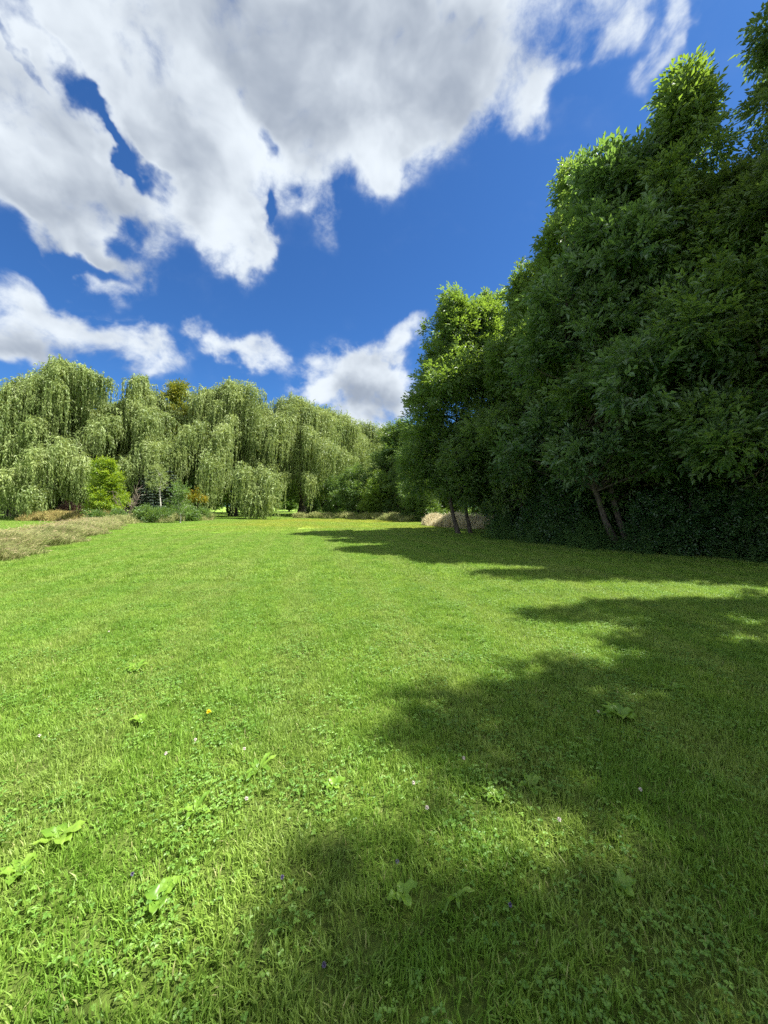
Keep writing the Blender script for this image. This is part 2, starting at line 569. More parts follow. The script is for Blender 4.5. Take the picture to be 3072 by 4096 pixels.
# ------------------------------------------------------------------ ground
def build_ground():
    xs = np.unique(np.concatenate([np.linspace(-900, -120, 14), np.linspace(-120, -30, 31), np.linspace(-30, 30, 121), np.linspace(30, 120, 31), np.linspace(120, 900, 14)]))
    ys = np.unique(np.concatenate([np.linspace(-900, -60, 12), np.linspace(-60, -6, 14), np.linspace(-6, 40, 93), np.linspace(40, 160, 41), np.linspace(160, 1500, 16)]))
    X, Y = np.meshgrid(xs, ys)
    Z = gz(X, Y) * np.clip(1.5 - np.hypot(X, Y) / 200, 0, 1)
    V = np.stack([X, Y, Z], -1).reshape(-1, 3)
    nx, ny = len(xs), len(ys)
    i = np.arange(ny - 1)[:, None] * nx + np.arange(nx - 1)[None]
    i = i.ravel()
    Fc = np.stack([i, i + 1, i + nx + 1, i + nx], 1)
    o = mesh_np('ground', V, Fc, ground_material(), smooth=True)
    tag(o, kind='structure', label='mown green lawn running back to the willows', cat='lawn')


build_ground()


# ------------------------------------------------------------------ lawn grass
def blades(rs, n, size, hmin, hmax, wmin, wmax, lean=0.9, clump=None):
    P = np.zeros((n, 3))
    P[:, 0] = rs.uniform(-size / 2, size / 2, n)
    P[:, 1] = rs.uniform(-size / 2, size / 2, n)
    a = rs.uniform(0, 2 * math.pi, n)
    hf = np.ones(n)
    tone = rs.rand(n)
    if clump:
        # tufts: shared lean, height and tone, so light catches them as tufts
        c = rs.uniform(-size / 2, size / 2, (clump, 2))
        ca, ch, ct = rs.uniform(0, 2 * math.pi, clump), rs.uniform(.6, 1.35, clump), rs.rand(clump)
        k = rs.randint(0, clump, n)
        sel = rs.rand(n) < 0.72
        m = sel.sum()
        P[sel, :2] = c[k[sel]] + rs.normal(0, 0.45 * size / math.sqrt(clump), (m, 2))
        a[sel] = ca[k[sel]] + rs.normal(0, .7, m)
        hf[sel] = ch[k[sel]]
        tone[sel] = .5 * ct[k[sel]] + .5 * tone[sel]
    h = rs.uniform(hmin, hmax, n) * hf
    w = rs.uniform(wmin, wmax, n)
    ln = np.abs(rs.normal(0, lean, n)).clip(0.1, 1.9)
    dr = np.stack([np.cos(a), np.sin(a), np.zeros(n)], 1)
    b = a + math.pi / 2 + rs.normal(0, 0.5, n)
    sd_ = np.stack([np.cos(b), np.sin(b), np.zeros(n)], 1)
    z = np.array([0, 0, 1.0])
    up = 1 / np.sqrt(1 + ln ** 2)
    p1 = P + (dr * (ln * 0.28)[:, None] + z * 0.55) * (h * np.maximum(up, .55))[:, None]
    p2 = P + (dr * (ln * 0.95)[:, None] + z * (1.0 - 0.12 * ln)[:, None]) * (h * up)[:, None]
    W = w[:, None]
    V = np.stack([P - sd_ * W * .5, P + sd_ * W * .5, p1 + sd_ * W * .45, p1 - sd_ * W * .45, p2], 1).reshape(-1, 3)
    i = np.arange(n)[:, None] * 5
    return V, (i + [0, 1, 2, 3]), (i + [3, 2, 4]), np.repeat(tone, 5)


def clover(rs, n, size):
    c = rs.uniform(-size / 2, size / 2, (max(3, n // 25), 2))
    k = rs.randint(0, len(c), n)
    P = np.zeros((n, 3))
    P[:, :2] = c[k] + rs.normal(0, 0.085, (n, 2))
    P[:, 2] = rs.uniform(0.02, 0.05, n)
    a0 = rs.uniform(0, 6.28, n)
    Vs, Fs, q = [], [], 0
    var = rs.rand(n)
    tilt = rs.normal(0, 0.25, (n, 2))
    for j in range(3):
        a = a0 + j * 2.094
        D = np.stack([np.cos(a), np.sin(a), tilt[:, 0]], 1)
        Nn = np.stack([tilt[:, 0], tilt[:, 1], np.ones(n)], 1)
        V, T, _ = leaf_geo(P, D, Nn, rs.uniform(0.011, 0.018, n), rs.uniform(0.010, 0.015, n), var, 0.15)
        Vs.append(V)
        Fs.append(T + q)
        q += len(V)
    return np.concatenate(Vs), np.concatenate(Fs), np.tile(np.repeat(var, 4), 3)


def build_lawn():
    tiles = bpy.data.collections.new('grass_tiles')
    rs = np.random.RandomState(11)
    specs = []
    for v in range(3):
        specs.append((1.0, 12000, 0.026, 0.068, 0.0030, 0.0066, 260, 420))
    for v in range(2):
        specs.append((2.0, 20000, 0.032, 0.085, 0.0065, 0.012, 700, 700))
    for v in range(2):
        specs.append((4.0, 17000, 0.035, 0.085, 0.015, 0.028, 1400, 0))
    for k, (size, n, h0, h1, w0, w1, cl, nc) in enumerate(specs):
        V, Q, T, var = blades(rs, n, size, h0, h1, w0, w1, clump=cl)
        o = mesh_np('grass_tile_%d' % k, V, [Q, T], M['grass'], attrs={'var': var}, link=False)
        if nc:
            # clover leaves live in the same tile, second material slot
            V2, T2, var2 = clover(rs, nc, size)
            if size > 1.5:
                V2 = V2.copy()
            me = o.data
            allV = np.concatenate([V, V2])
            bpy.data.objects.remove(o)
            o = mesh_np('grass_tile_%d' % k, allV, [Q, T, T2 + len(V)], M['grass'], attrs={'var': np.concatenate([var, var2])}, link=False)
            o.data.materials.append(M['clover'])
            mi = np.zeros(len(Q) + len(T) + len(T2), dtype=np.int32)
            mi[len(Q) + len(T):] = 1
            o.data.polygons.foreach_set('material_index', mi)
        tiles.objects.link(o)
    pts, var_, rot = [], [], []

    def grid(step, y0, y1, variants, keep):
        for y in np.arange(y0, y1, step):
            for x in np.arange(-90, 60, step):
                cx, cy = x + step / 2, y + step / 2
                if keep(cx, cy):
                    pts.append((cx, cy, gz(cx, cy)))
                    var_.append(random.choice(variants))
                    rot.append(random.randrange(4) * math.pi / 2)
    grid(1.0, -2, 8, (0, 1, 2), lambda x, y: abs(x) < max(y, 0) * 1.05 + 2.8 and y < 8)
    grid(2.0, 8, 22, (3, 4), lambda x, y: abs(x) < y * 1.05 + 3 and x < 15)
    grid(4.0, 22, 74, (5, 6), lambda x, y: abs(x) < y * 1.05 + 4 and x < 16 and not (x < -18 and y > 56))
    pts_a = np.array(pts)
    me = bpy.data.meshes.new('grass')
    me.vertices.add(len(pts))
    me.vertices.foreach_set('co', pts_a.ravel().astype(np.float32))
    a = me.attributes.new('pick', 'INT', 'POINT')
    a.data.foreach_set('value', np.array(var_, dtype=np.int32))
    a = me.attributes.new('turn', 'FLOAT', 'POINT')
    a.data.foreach_set('value', np.array(rot, dtype=np.float32))
    me.update()
    o = bpy.data.objects.new('grass', me)
    COL.objects.link(o)
    tag(o, 'short mown lawn grass with clover over the whole field', 'grass', kind='stuff')
    ng = bpy.data.node_groups.new('lawn_tiles', 'GeometryNodeTree')
    ng.interface.new_socket('Geometry', in_out='INPUT', socket_type='NodeSocketGeometry')
    ng.interface.new_socket('Geometry', in_out='OUTPUT', socket_type='NodeSocketGeometry')
    gi = ng.nodes.new('NodeGroupInput')
    go = ng.nodes.new('NodeGroupOutput')
    iop = ng.nodes.new('GeometryNodeInstanceOnPoints')
    ci = ng.nodes.new('GeometryNodeCollectionInfo')
    ci.inputs['Collection'].default_value = tiles
    ci.inputs['Separate Children'].default_value = True
    ci.inputs['Reset Children'].default_value = True
    pk = ng.nodes.new('GeometryNodeInputNamedAttribute')
    pk.data_type = 'INT'
    pk.inputs['Name'].default_value = 'pick'
    tn = ng.nodes.new('GeometryNodeInputNamedAttribute')
    tn.data_type = 'FLOAT'
    tn.inputs['Name'].default_value = 'turn'
    cx = ng.nodes.new('ShaderNodeCombineXYZ')
    L = ng.links.new
    L(gi.outputs[0], iop.inputs['Points'])
    L(ci.outputs[0], iop.inputs['Instance'])
    iop.inputs['Pick Instance'].default_value = True
    L(pk.outputs['Attribute'], iop.inputs['Instance Index'])
    L(tn.outputs['Attribute'], cx.inputs['Z'])
    L(cx.outputs[0], iop.inputs['Rotation'])
    L(iop.outputs[0], go.inputs[0])
    md = o.modifiers.new('lawn', 'NODES')
    md.node_group = ng


build_lawn()


# ------------------------------------------------------------------ broadleaf trees
def spray_protos(rs, k=8, leaflets=18, twig=0.55, L=0.11, W=0.038, nst=4):
    """a twig with compound leaves; the leaflets of one leaf lie nearly in one plane"""
    out = []
    for _ in range(k):
        P, D, Nn, LL, WW = [], [], [], [], []
        per = max(3, leaflets // nst)
        for s in range(nst):
            base = np.array([twig * (0.15 + 0.85 * s / nst), 0, 0]) + rs.normal(0, .02, 3)
            ang = (1 if s % 2 else -1) * rs.uniform(0.3, 1.2)
            d = np.array([math.cos(ang), math.sin(ang), rs.uniform(-.6, .3)])
            nrm = np.array([0, 0, 1.0]) + rs.normal(0, .5, 3)
            side = np.cross(nrm, d)
            side /= np.linalg.norm(side)
            for j in range(per):
                if j == per - 1:
                    p, dd = base + d * L * 1.5, d
                else:
                    sg = 1 if j % 2 else -1
                    p = base + d * L * (0.5 + 0.8 * (j // 2) / max(1, per // 2))
                    dd = d * 0.8 + side * sg * 0.85
                P.append(p)
                D.append(dd + rs.normal(0, .10, 3))
                Nn.append(nrm + rs.normal(0, .12, 3))
                LL.append(L * rs.uniform(.8, 1.2))
                WW.append(W * rs.uniform(.8, 1.2))
        out.append(leaf_geo(np.array(P), np.array(D), np.array(Nn), np.array(LL), np.array(WW), .25 + .5 * rs.rand(len(P))))
    return out


def rotmats(rs, Z, jitter=0.35):
    """frames whose x axis points along Z (outward) with a mostly upward leaf normal"""
    n = len(Z)
    X = unit(Z + rs.normal(0, jitter, (n, 3)))
    up = np.tile([0, 0, 1.0], (n, 1)) + rs.normal(0, 0.45, (n, 3))
    Y = unit(np.cross(up, X))
    Zz = np.cross(X, Y)
    return np.stack([X, Y, Zz], axis=2)


def scatter_sprays(rs, protos, P, out, scale):
    R = rotmats(rs, out)
    k = rs.randint(0, len(protos), len(P))
    Vs, Ts, As, q = [], [], [], 0
    tone = rs.normal(0, .22, len(P))
    for j, (V, T, A) in enumerate(protos):
        sel = np.where(k == j)[0]
        if not len(sel):
            continue
        VV = np.einsum('nij,vj->nvi', R[sel], V) * scale[sel][:, None, None] + P[sel][:, None, :]
        n, v = len(sel), len(V)
        Vs.append(VV.reshape(-1, 3))
        off = (np.arange(n) * v)[:, None, None]
        Ts.append((T[None] + off).reshape(-1, 3) + q)
        As.append((A[None] + tone[sel][:, None]).clip(0, 1).ravel())
        q += n * v
    return np.concatenate(Vs), np.concatenate(Ts), np.concatenate(As)


def crown_lobes(rs, H, R, z0, nl, lean=(0, 0), profile=None, spikes=0, boughs=0, rsz=(0.26, 0.42)):
    """lobe centres and radii filling an irregular crown"""
    profile = profile or (lambda t: math.sin(math.pi * min(1, 0.12 + 0.88 * t) ** 0.75) ** 0.6)
    lobes = []
    for i in range(nl):
        t = (i + 0.5) / nl
        t = min(0.985, max(0.02, t + rs.normal(0, .04)))
        z = z0 + (H - z0) * t
        pr = max(0.12, profile(t))
        a = i * 2.39996 + rs.normal(0, .4)
        rho = R * pr * rs.uniform(0.35, 0.85) * (0.35 if t > .93 else 1)
        r = R * rs.uniform(*rsz) * (0.55 + 0.45 * pr)
        lobes.append((math.cos(a) * rho + lean[0] * t, math.sin(a) * rho + lean[1] * t, min(z, H - r * .8), r))
    for b in range(boughs):
        # outreaching boughs, drooping towards their ends, that shade what hangs below
        a = b * 2.39996 + rs.normal(0, .3)
        t = rs.uniform(.12, .72)
        z = z0 + (H - z0) * t
        pr = profile(t)
        for q, f in enumerate((.75, .98, 1.22)):
            lobes.append((math.cos(a) * R * pr * f + lean[0] * t, math.sin(a) * R * pr * f + lean[1] * t, z + .25 - .22 * q * q, R * (.27 - .05 * q)))
    if spikes:
        # upright leading shoots that break the outline
        for (x, y, z, r) in [lobes[j] for j in rs.choice(np.arange(nl // 2, nl), spikes, replace=False)]:
            dx, dy = x * rs.uniform(.1, .35), y * rs.uniform(.1, .35)
            zz = z + r * .7
            for q in range(3):
                lobes.append((x + dx * (1 + .3 * q), y + dy * (1 + .3 * q), zz, .42 - .1 * q))
                zz += .42
    return lobes


def lobe_sprays(rs, lobes, n, flat=0.8, inner=0.35, sub=17):
    """sprays gathered in tufts that sit on the lobes, so the crown has hollows and bright clumps"""
    lob = np.array(lobes)
    c, cr, cd = [], [], []
    for (x, y, z, r) in lob:
        m = max(5, int(sub * rs.uniform(.7, 1.3)))
        d = unit(rs.normal(size=(m, 3)) + [0, 0, .15])
        q = rs.uniform(.45, 1.0, m)
        sh = rs.rand(m) < .16
        q = np.where(sh, rs.uniform(1.05, 1.4, m), q)
        c.append(np.array([x, y, z]) + d * (q * r)[:, None] * [1, 1, flat])
        cr.append(np.where(sh, .15, rs.uniform(.16, .32, m)) * r)
        cd.append(d * np.where(sh, 2.0, 1.0)[:, None] + np.array([0, 0, 1.0]) * np.where(sh & (d[:, 2] > -.1), 1.4, 0)[:, None])
    c, cr, cd = np.concatenate(c), np.concatenate(cr), np.concatenate(cd)
    w = (cr + .10) ** 2
    k = rs.choice(len(c), n, p=w / w.sum())
    e = unit(rs.normal(size=(n, 3)))
    P = c[k] + e * (cr[k] * rs.rand(n) ** .45)[:, None]
    out = cd[k] * .8 + e * .8
    out[:, 2] = out[:, 2] * 0.7 + 0.05
    return P, out


PROTO = {}
rs0 = np.random.RandomState(5)
PROTO['ash'] = spray_protos(rs0, leaflets=15, L=0.15, W=0.062, nst=3, twig=.4)
PROTO['ash_big'] = spray_protos(rs0, leaflets=15, L=0.18, W=0.085, nst=3, twig=.45)
PROTO['far'] = spray_protos(rs0, leaflets=12, twig=0.6, L=0.22, W=0.12)
PROTO['shrub'] = spray_protos(rs0, leaflets=12, twig=0.4, L=0.13, W=0.07)
PROTO['vine'] = spray_protos(rs0, leaflets=12, twig=0.35, L=0.085, W=0.06)


def broad_tree(name, loc, H, R, z0, nspray, label, cat='tree', group=None, lean=(0, 0), base_lean=None, mat='ash', proto='ash',
               seed=1, nl=46, trunk_r=0.16, bark='bark', profile=None, scale=1.0, stems=1, extra=(), spikes=0, boughs=0, rsz=(0.26, 0.42), flat=.8):
    rs = np.random.RandomState(seed)
    root = empty(name, (loc[0], loc[1], gz(loc[0], loc[1]) - 0.03))
    tag(root, label, cat, group)
    lobes = crown_lobes(rs, H, R, z0, nl, lean, profile, spikes, boughs, rsz) + list(extra)
    P, out = lobe_sprays(rs, lobes, nspray, flat)
    keep = P[:, 2] > z0 * 0.7
    P, out = P[keep], out[keep]
    V, T, A = scatter_sprays(rs, PROTO[proto], P, out, rs.uniform(.75, 1.45, len(P)) * scale)
    mesh_np('crown', V, T, M[mat], root, {'var': A})
    ts = TubeSet()
    for s in range(stems):
        ox = 0 if stems == 1 else (s - (stems - 1) / 2) * 0.35
        bl = base_lean or (lean[0] * .5, lean[1] * .5)
        tz = np.linspace(0, 1, 12)
        le = 1 - np.exp(-tz * 4)
        tp = np.stack([ox + bl[0] * le + ox * 3.0 * tz + .08 * np.sin(tz * 7 + s), bl[1] * le + .08 * np.cos(tz * 6 + s) - .08, tz * H * 0.86], 1)
        rr = trunk_r * (1 - 0.85 * tz) * (1 + 0.45 * np.exp(-tz * 30))
        ts.add(tp, rr, 9)
        if s == 0:
            tp0, rr0 = tp, rr
    for (x, y, z, r) in lobes:
        zz = max(z0 * .9, z - rs.uniform(.25, .5) * math.hypot(x, y) - .6)
        j = int(np.argmin(abs(tp0[:, 2] - zz)))
        if j > 10: j = 10
        a = tp0[j]
        br = max(0.012, rr0[j] * 0.45)
        p = curve_pts(a, (x, y, z), 0.1 * r, 6, rs, .06)
        ts.add(p, br * np.linspace(1, .25, 6), 5)
        for q in range(3):
            e = np.array([x, y, z]) + unit(rs.normal(size=3)) * r * .8
            ts.add(curve_pts(p[3 + q % 2], e, .05, 4, rs, .04), br * .4 * np.linspace(1, .25, 4), 4)
    ts.build('trunk', M[bark], root)
    return root


def top_at(px, py, D):
    return (HZ - py) / F * D + EYE


wall = 'broadleaf trees forming the dark wall on the right'
T_A = broad_tree('ash_tree', (4.35, 22.4), 13.1, 3.0, 2.2, 5600, 'slender ash at the wall end, first of two thin bare leaning trunks', 'tree', wall,
                 lean=(-0.3, 0), base_lean=(-1.1, .2), extra=[(-2.3, 0, 4.4, 1.1), (-2.2, .2, 3.0, .8), (-2.0, -.4, 6.2, 1.1), (-1.6, .5, 7.5, 1.0), (1.2, .3, 3.4, .8)], spikes=6, seed=21, nl=44, trunk_r=.115)
T_B = broad_tree('ash_tree', (5.2, 23.0), 13.6, 2.8, 2.5, 5400, 'slender ash whose thin leaning trunk stands just right of the first bare trunk', 'tree', wall,
                 lean=(1.0, 0.3), base_lean=(-.9, .2), spikes=6, seed=22, nl=42, trunk_r=.105)
def cone(t):
    return (1 - t) ** .85 * (0.95 + .25 * t) + .08


T_C = broad_tree('ash_tree', (8.65, 17.8), 16.8, 3.3, 1.4, 7600, 'tall ash with a narrow spire top rising right of the two slender trees', 'tree', wall,
                 spikes=9, boughs=16, rsz=(.17, .31), flat=.62, mat='ash_lime', seed=23, nl=46, trunk_r=.2, profile=cone)
T_D = broad_tree('ash_tree', (8.85, 14.2), 13.8, 3.3, 2.4, 7000, 'ash with a pale forked trunk visible low in the tree wall', 'tree', wall,
                 lean=(-.5, 0), base_lean=(-1.5, .3), spikes=9, boughs=16, rsz=(.17, .31), flat=.62, mat='ash_blue', proto='ash_big', seed=24, nl=46, trunk_r=.105, stems=2, profile=cone)
T_E = broad_tree('ash_tree', (10.1, 13.2), 15.2, 3.2, 2.0, 7600, 'ash with a glossy pointed top just left of the blue notch by the right edge', 'tree', wall,
                 spikes=9, boughs=16, rsz=(.17, .31), flat=.62, seed=25, nl=46, trunk_r=.15, profile=cone)
T_F = broad_tree('ash_tree', (12.7, 11.9), 17.8, 3.0, 3.6, 8500, 'tallest ash reaching out of the top right corner, dead branches beneath it', 'tree', wall,
                 spikes=9, boughs=16, rsz=(.17, .31), flat=.62, mat='ash_dark', seed=26, nl=48, trunk_r=.24, profile=cone)
# the rows behind, which close the wall
for (src, x, y, rz, s, lab) in (
        (T_E, 7.1, 19.6, 2.9, .84, 'lower ash bridging the slender trees and the spire topped one'),
        (T_C, 12.0, 21.0, 1.0, (.9, .9, .72), 'ash in the rear row behind the spire topped tree'),
        (T_D, 13.6, 17.5, 2.1, (.95, .95, .72), 'ash in the rear row behind the forked trunk'),
        (T_F, 16.0, 12.5, 2.5, (.85, .85, .6), 'ash in the rear row behind the tree by the blue notch'),
        (T_E, 9.5, 27.5, 4.0, .88, 'ash behind and right of the two slender trunks'),
        (T_E, 14.0, 26.0, .7, .8, 'ash deep in the wood behind the rear row')):
    c = copy_tree(src, (x, y, gz(x, y) - .03), rz, s)
    tag(c, lab, 'tree', wall)
shadow_grp = 'broadleaf trees beside the camera just outside the right edge'
T_S = broad_tree('ash_tree', (10.2, 2.95), 15.4, 2.5, 2.0, 2300, 'airy ash nearest the camera on the right, casting the big foreground shadow', 'tree', shadow_grp,
                 seed=27, nl=32, trunk_r=.2, rsz=(.19, .33), boughs=8, profile=cone)
for (src, x, y, rz, s, lab) in (
        (T_S, 10.7, 5.75, 2.2, (.5, .45, .9), 'narrow ash beyond the right edge whose thin shadow crosses the lawn'),
        (T_S, 9.42, 1.35, 1.2, (.85, .65, 1.02), 'ash level with the camera casting the bottom shadow'),
        (T_S, 11.9, 9.0, 3.4, (.8, .6, 1.0), 'slim ash just past the right edge beside the dead branches'),
        (T_F, 15.5, -1.5, 3.2, (1.2, 1.2, .9), 'tall ash furthest back beside the camera')):
    c = copy_tree(src, (x, y, gz(x, y) - .03), rz, s)
    tag(c, lab, 'tree', shadow_grp)


# ------------------------------------------------------------------ shrubs and weeds under the wall
def shrub(name, loc, rx, ry, h, nspray, label, cat='shrub', group=None, mat='weed', proto='shrub', seed=1, nl=12, scale=1.0, z0=0.0):
    rs = np.random.RandomState(seed)
    root = empty(name, (loc[0], loc[1], gz(loc[0], loc[1]) - .02))
    tag(root, label, cat, group)
    lobes = []
    for i in range(nl):
        a = rs.uniform(0, 6.28)
        q = rs.rand() ** .5 * .75
        zt = rs.uniform(.12, .95) * (1 - .5 * q ** 2)
        r = min(rx, ry, h) * rs.uniform(.26, .45)
        lobes.append((math.cos(a) * rx * q, math.sin(a) * ry * q, max(r * .6, z0 + (h - z0) * zt - r * .5), r))
    P, out = lobe_sprays(rs, lobes, nspray)
    keep = P[:, 2] > z0
    P, out = P[keep], out[keep]
    V, T, A = scatter_sprays(rs, PROTO[proto], P, out, rs.uniform(.7, 1.2, len(P)) * scale)
    V[:, 2] = np.maximum(V[:, 2], 0.01)
    mesh_np('foliage', V, T, M[mat], root, {'var': A})
    ts = TubeSet()
    for (x, y, z, r) in lobes:
        ts.add(curve_pts((x * .25, y * .25, 0), (x, y, z), .1, 5, rs, .03), np.linspace(.022, .006, 5) * (1 + h * .25), 5)
    ts.build('stem', M['bark'], root)
    return root


ug = 'dark shrubs under the right hand trees'
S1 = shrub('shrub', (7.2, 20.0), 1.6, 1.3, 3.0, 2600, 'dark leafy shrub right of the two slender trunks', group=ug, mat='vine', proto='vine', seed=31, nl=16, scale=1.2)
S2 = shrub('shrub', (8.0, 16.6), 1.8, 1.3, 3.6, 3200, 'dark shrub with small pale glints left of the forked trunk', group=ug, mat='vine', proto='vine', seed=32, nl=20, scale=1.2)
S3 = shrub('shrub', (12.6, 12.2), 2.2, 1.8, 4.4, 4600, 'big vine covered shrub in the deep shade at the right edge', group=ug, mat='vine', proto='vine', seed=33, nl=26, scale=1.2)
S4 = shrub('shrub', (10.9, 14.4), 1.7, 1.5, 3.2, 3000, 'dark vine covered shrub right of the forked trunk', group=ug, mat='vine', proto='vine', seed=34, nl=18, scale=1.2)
for (src, x, y, rz, s, lab) in (
        (S4, 9.9, 12.75, 2.6, (.85, .85, .8), 'dark shrub in front of the ash with the glossy top'),
        (S1, 11.2, 11.7, 1.6, (.9, .9, .85), 'dark low shrub below the dead branches'),
        (S1, 6.9, 17.6, 4.4, (.8, .8, .8), 'dark low shrub at the lawn edge before the spire topped ash'),
        (S3, 10.5, 19.0, 1.0, 1.2, 'tall dark shrub in the rear behind the spire topped ash'),
        (S3, 8.6, 23.5, 2.0, 1.1, 'tall dark shrub right behind the slender trunks'),
        (S3, 14.6, 14.8, 3.0, 1.3, 'tall dark shrub filling the gap in the rear row'),
        (S3, 17.0, 11.0, 4.0, 1.4, 'tall dark shrub at the back by the right edge'),
        (S2, 14.6, 9.6, .5, 1.2, 'dark shrub just beyond the right edge'),
        (S3, 13.0, 19.5, 5.0, 1.5, 'tallest dark shrub deep in the wood'),
        (S3, 9.5, 30.0, 5.5, 1.3, 'dark shrub at the far back of the wall'),
        (S3, 18.0, 17.0, 5.5, 1.6, 'dark shrub furthest back in the wood')):
    tag(copy_tree(src, (x, y, gz(x, y) - .02), rz, s), lab, 'shrub', ug)


def edge_line(t):
    """foot of the tree wall, t 0 (far) .. 1 (right edge of the photo)"""
    p = [(4.9, 19.0), (5.6, 17.0), (6.4, 15.2), (7.4, 13.6), (8.6, 12.2), (10.2, 10.9), (12.2, 9.6)]
    f = t * (len(p) - 1)
    i = min(int(f), len(p) - 2)
    u = f - i
    return p[i][0] * (1 - u) + p[i + 1][0] * u, p[i][1] * (1 - u) + p[i + 1][1] * u


def build_weeds():
    """leafy ground cover along the foot of the wall: upright stems with narrow leaves"""
    rs = np.random.RandomState(41)
    P, D, Nn, L, W, var = [], [], [], [], [], []
    ts = TubeSet()
    for k in range(2300):
        t = rs.rand()
        x, y = edge_line(t)
        off = rs.rand() ** .8 * 1.9
        x += off * .75 + rs.normal(0, .12)
        y += off * .65 + rs.normal(0, .12)
        patch = .75 + .35 * math.sin(t * 23 + 1) * math.sin(t * 9.1) + .25 * math.sin(t * 57)
        x -= .22 * math.sin(t * 31) * .7
        y -= .22 * math.sin(t * 31) * .6 + .1 * math.sin(t * 83)
        h = patch * (0.22 + 0.95 * min(1, off / 1.1)) * rs.uniform(.55, 1.15) + (rs.uniform(.3, .8) if rs.rand() < .10 else 0)
        lx, ly = rs.normal(0, .28) - .16, rs.normal(0, .22) - .16
        z0 = gz(x, y)
        n = int(8 + h * 16)
        tt = np.linspace(.08, 1, n)
        ang = np.arange(n) * 2.4 + rs.rand() * 6
        base = np.stack([x + lx * tt ** 1.5 * h, y + ly * tt ** 1.5 * h, z0 + h * tt], 1)
        P.append(base)
        D.append(np.stack([np.cos(ang), np.sin(ang), rs.uniform(-.3, .5, n)], 1))
        Nn.append(np.stack([rs.normal(0, .3, n), rs.normal(0, .3, n), np.ones(n)], 1))
        kind = rs.rand()
        s = (1.2 - .7 * tt)
        L.append((0.15 if kind < .6 else 0.10) * s)
        W.append((0.026 if kind < .6 else 0.055) * s)
        var.append(np.full(n, rs.rand()) * .6 + rs.rand(n) * .4)
        if k % 2 == 0:
            ts.add(np.stack([base[0] - [0, 0, h * .08], base[n // 2], base[-1]]), [.004, .003, .0015], 3)
    V, T, A = leaf_geo(np.concatenate(P), np.concatenate(D), np.concatenate(Nn), np.concatenate(L), np.concatenate(W), np.concatenate(var))
    vt = np.concatenate(ts.v)
    Q = np.array(ts.f) + len(V)
    o = mesh_np('undergrowth', np.concatenate([V, vt]), [T, Q], M['weed'], attrs={'var': np.concatenate([A, np.full(len(vt), .3)])})
    tag(o, 'dark leafy weeds along the foot of the right hand trees', 'weeds', kind='stuff')


build_weeds()


def build_dead_branch(loc, seed, label, dirs, n=26, span=3.2):
    rs = np.random.RandomState(seed)
    ts = TubeSet()
    org = np.array([0, 0, 0.0])
    for i in range(n):
        d = unit(np.array(dirs) + rs.normal(0, .28, 3))
        ln = span * rs.uniform(.5, 1.1)
        p = curve_pts(org + rs.normal(0, .25, 3), org + d * ln, .25, 8, rs, .05)
        ts.add(p, np.linspace(.018, .003, 8), 4)
        for q in range(4):
            j = rs.randint(2, 7)
            e = p[j] + unit(d + rs.normal(0, .6, 3)) * ln * .35
            ts.add(curve_pts(p[j], e, -.05, 5, rs, .03), np.linspace(.008, .002, 5), 3)
    o = ts.build('dead_branch', M['twig'])
    o.location = loc
    tag(o, label, 'branch', 'bare dead branches in the shade at the right edge')
    return o


build_dead_branch((11.6, 11.2, 4.9), 51, 'bare dead branches fanning down to the left below the tallest ash', (-.75, -.05, -.55))
build_dead_branch((12.1, 10.9, 3.9), 52, 'lower fan of bare dead twigs at the right edge, over the vine shrub', (-.6, .1, -.6), 16, 2.6)


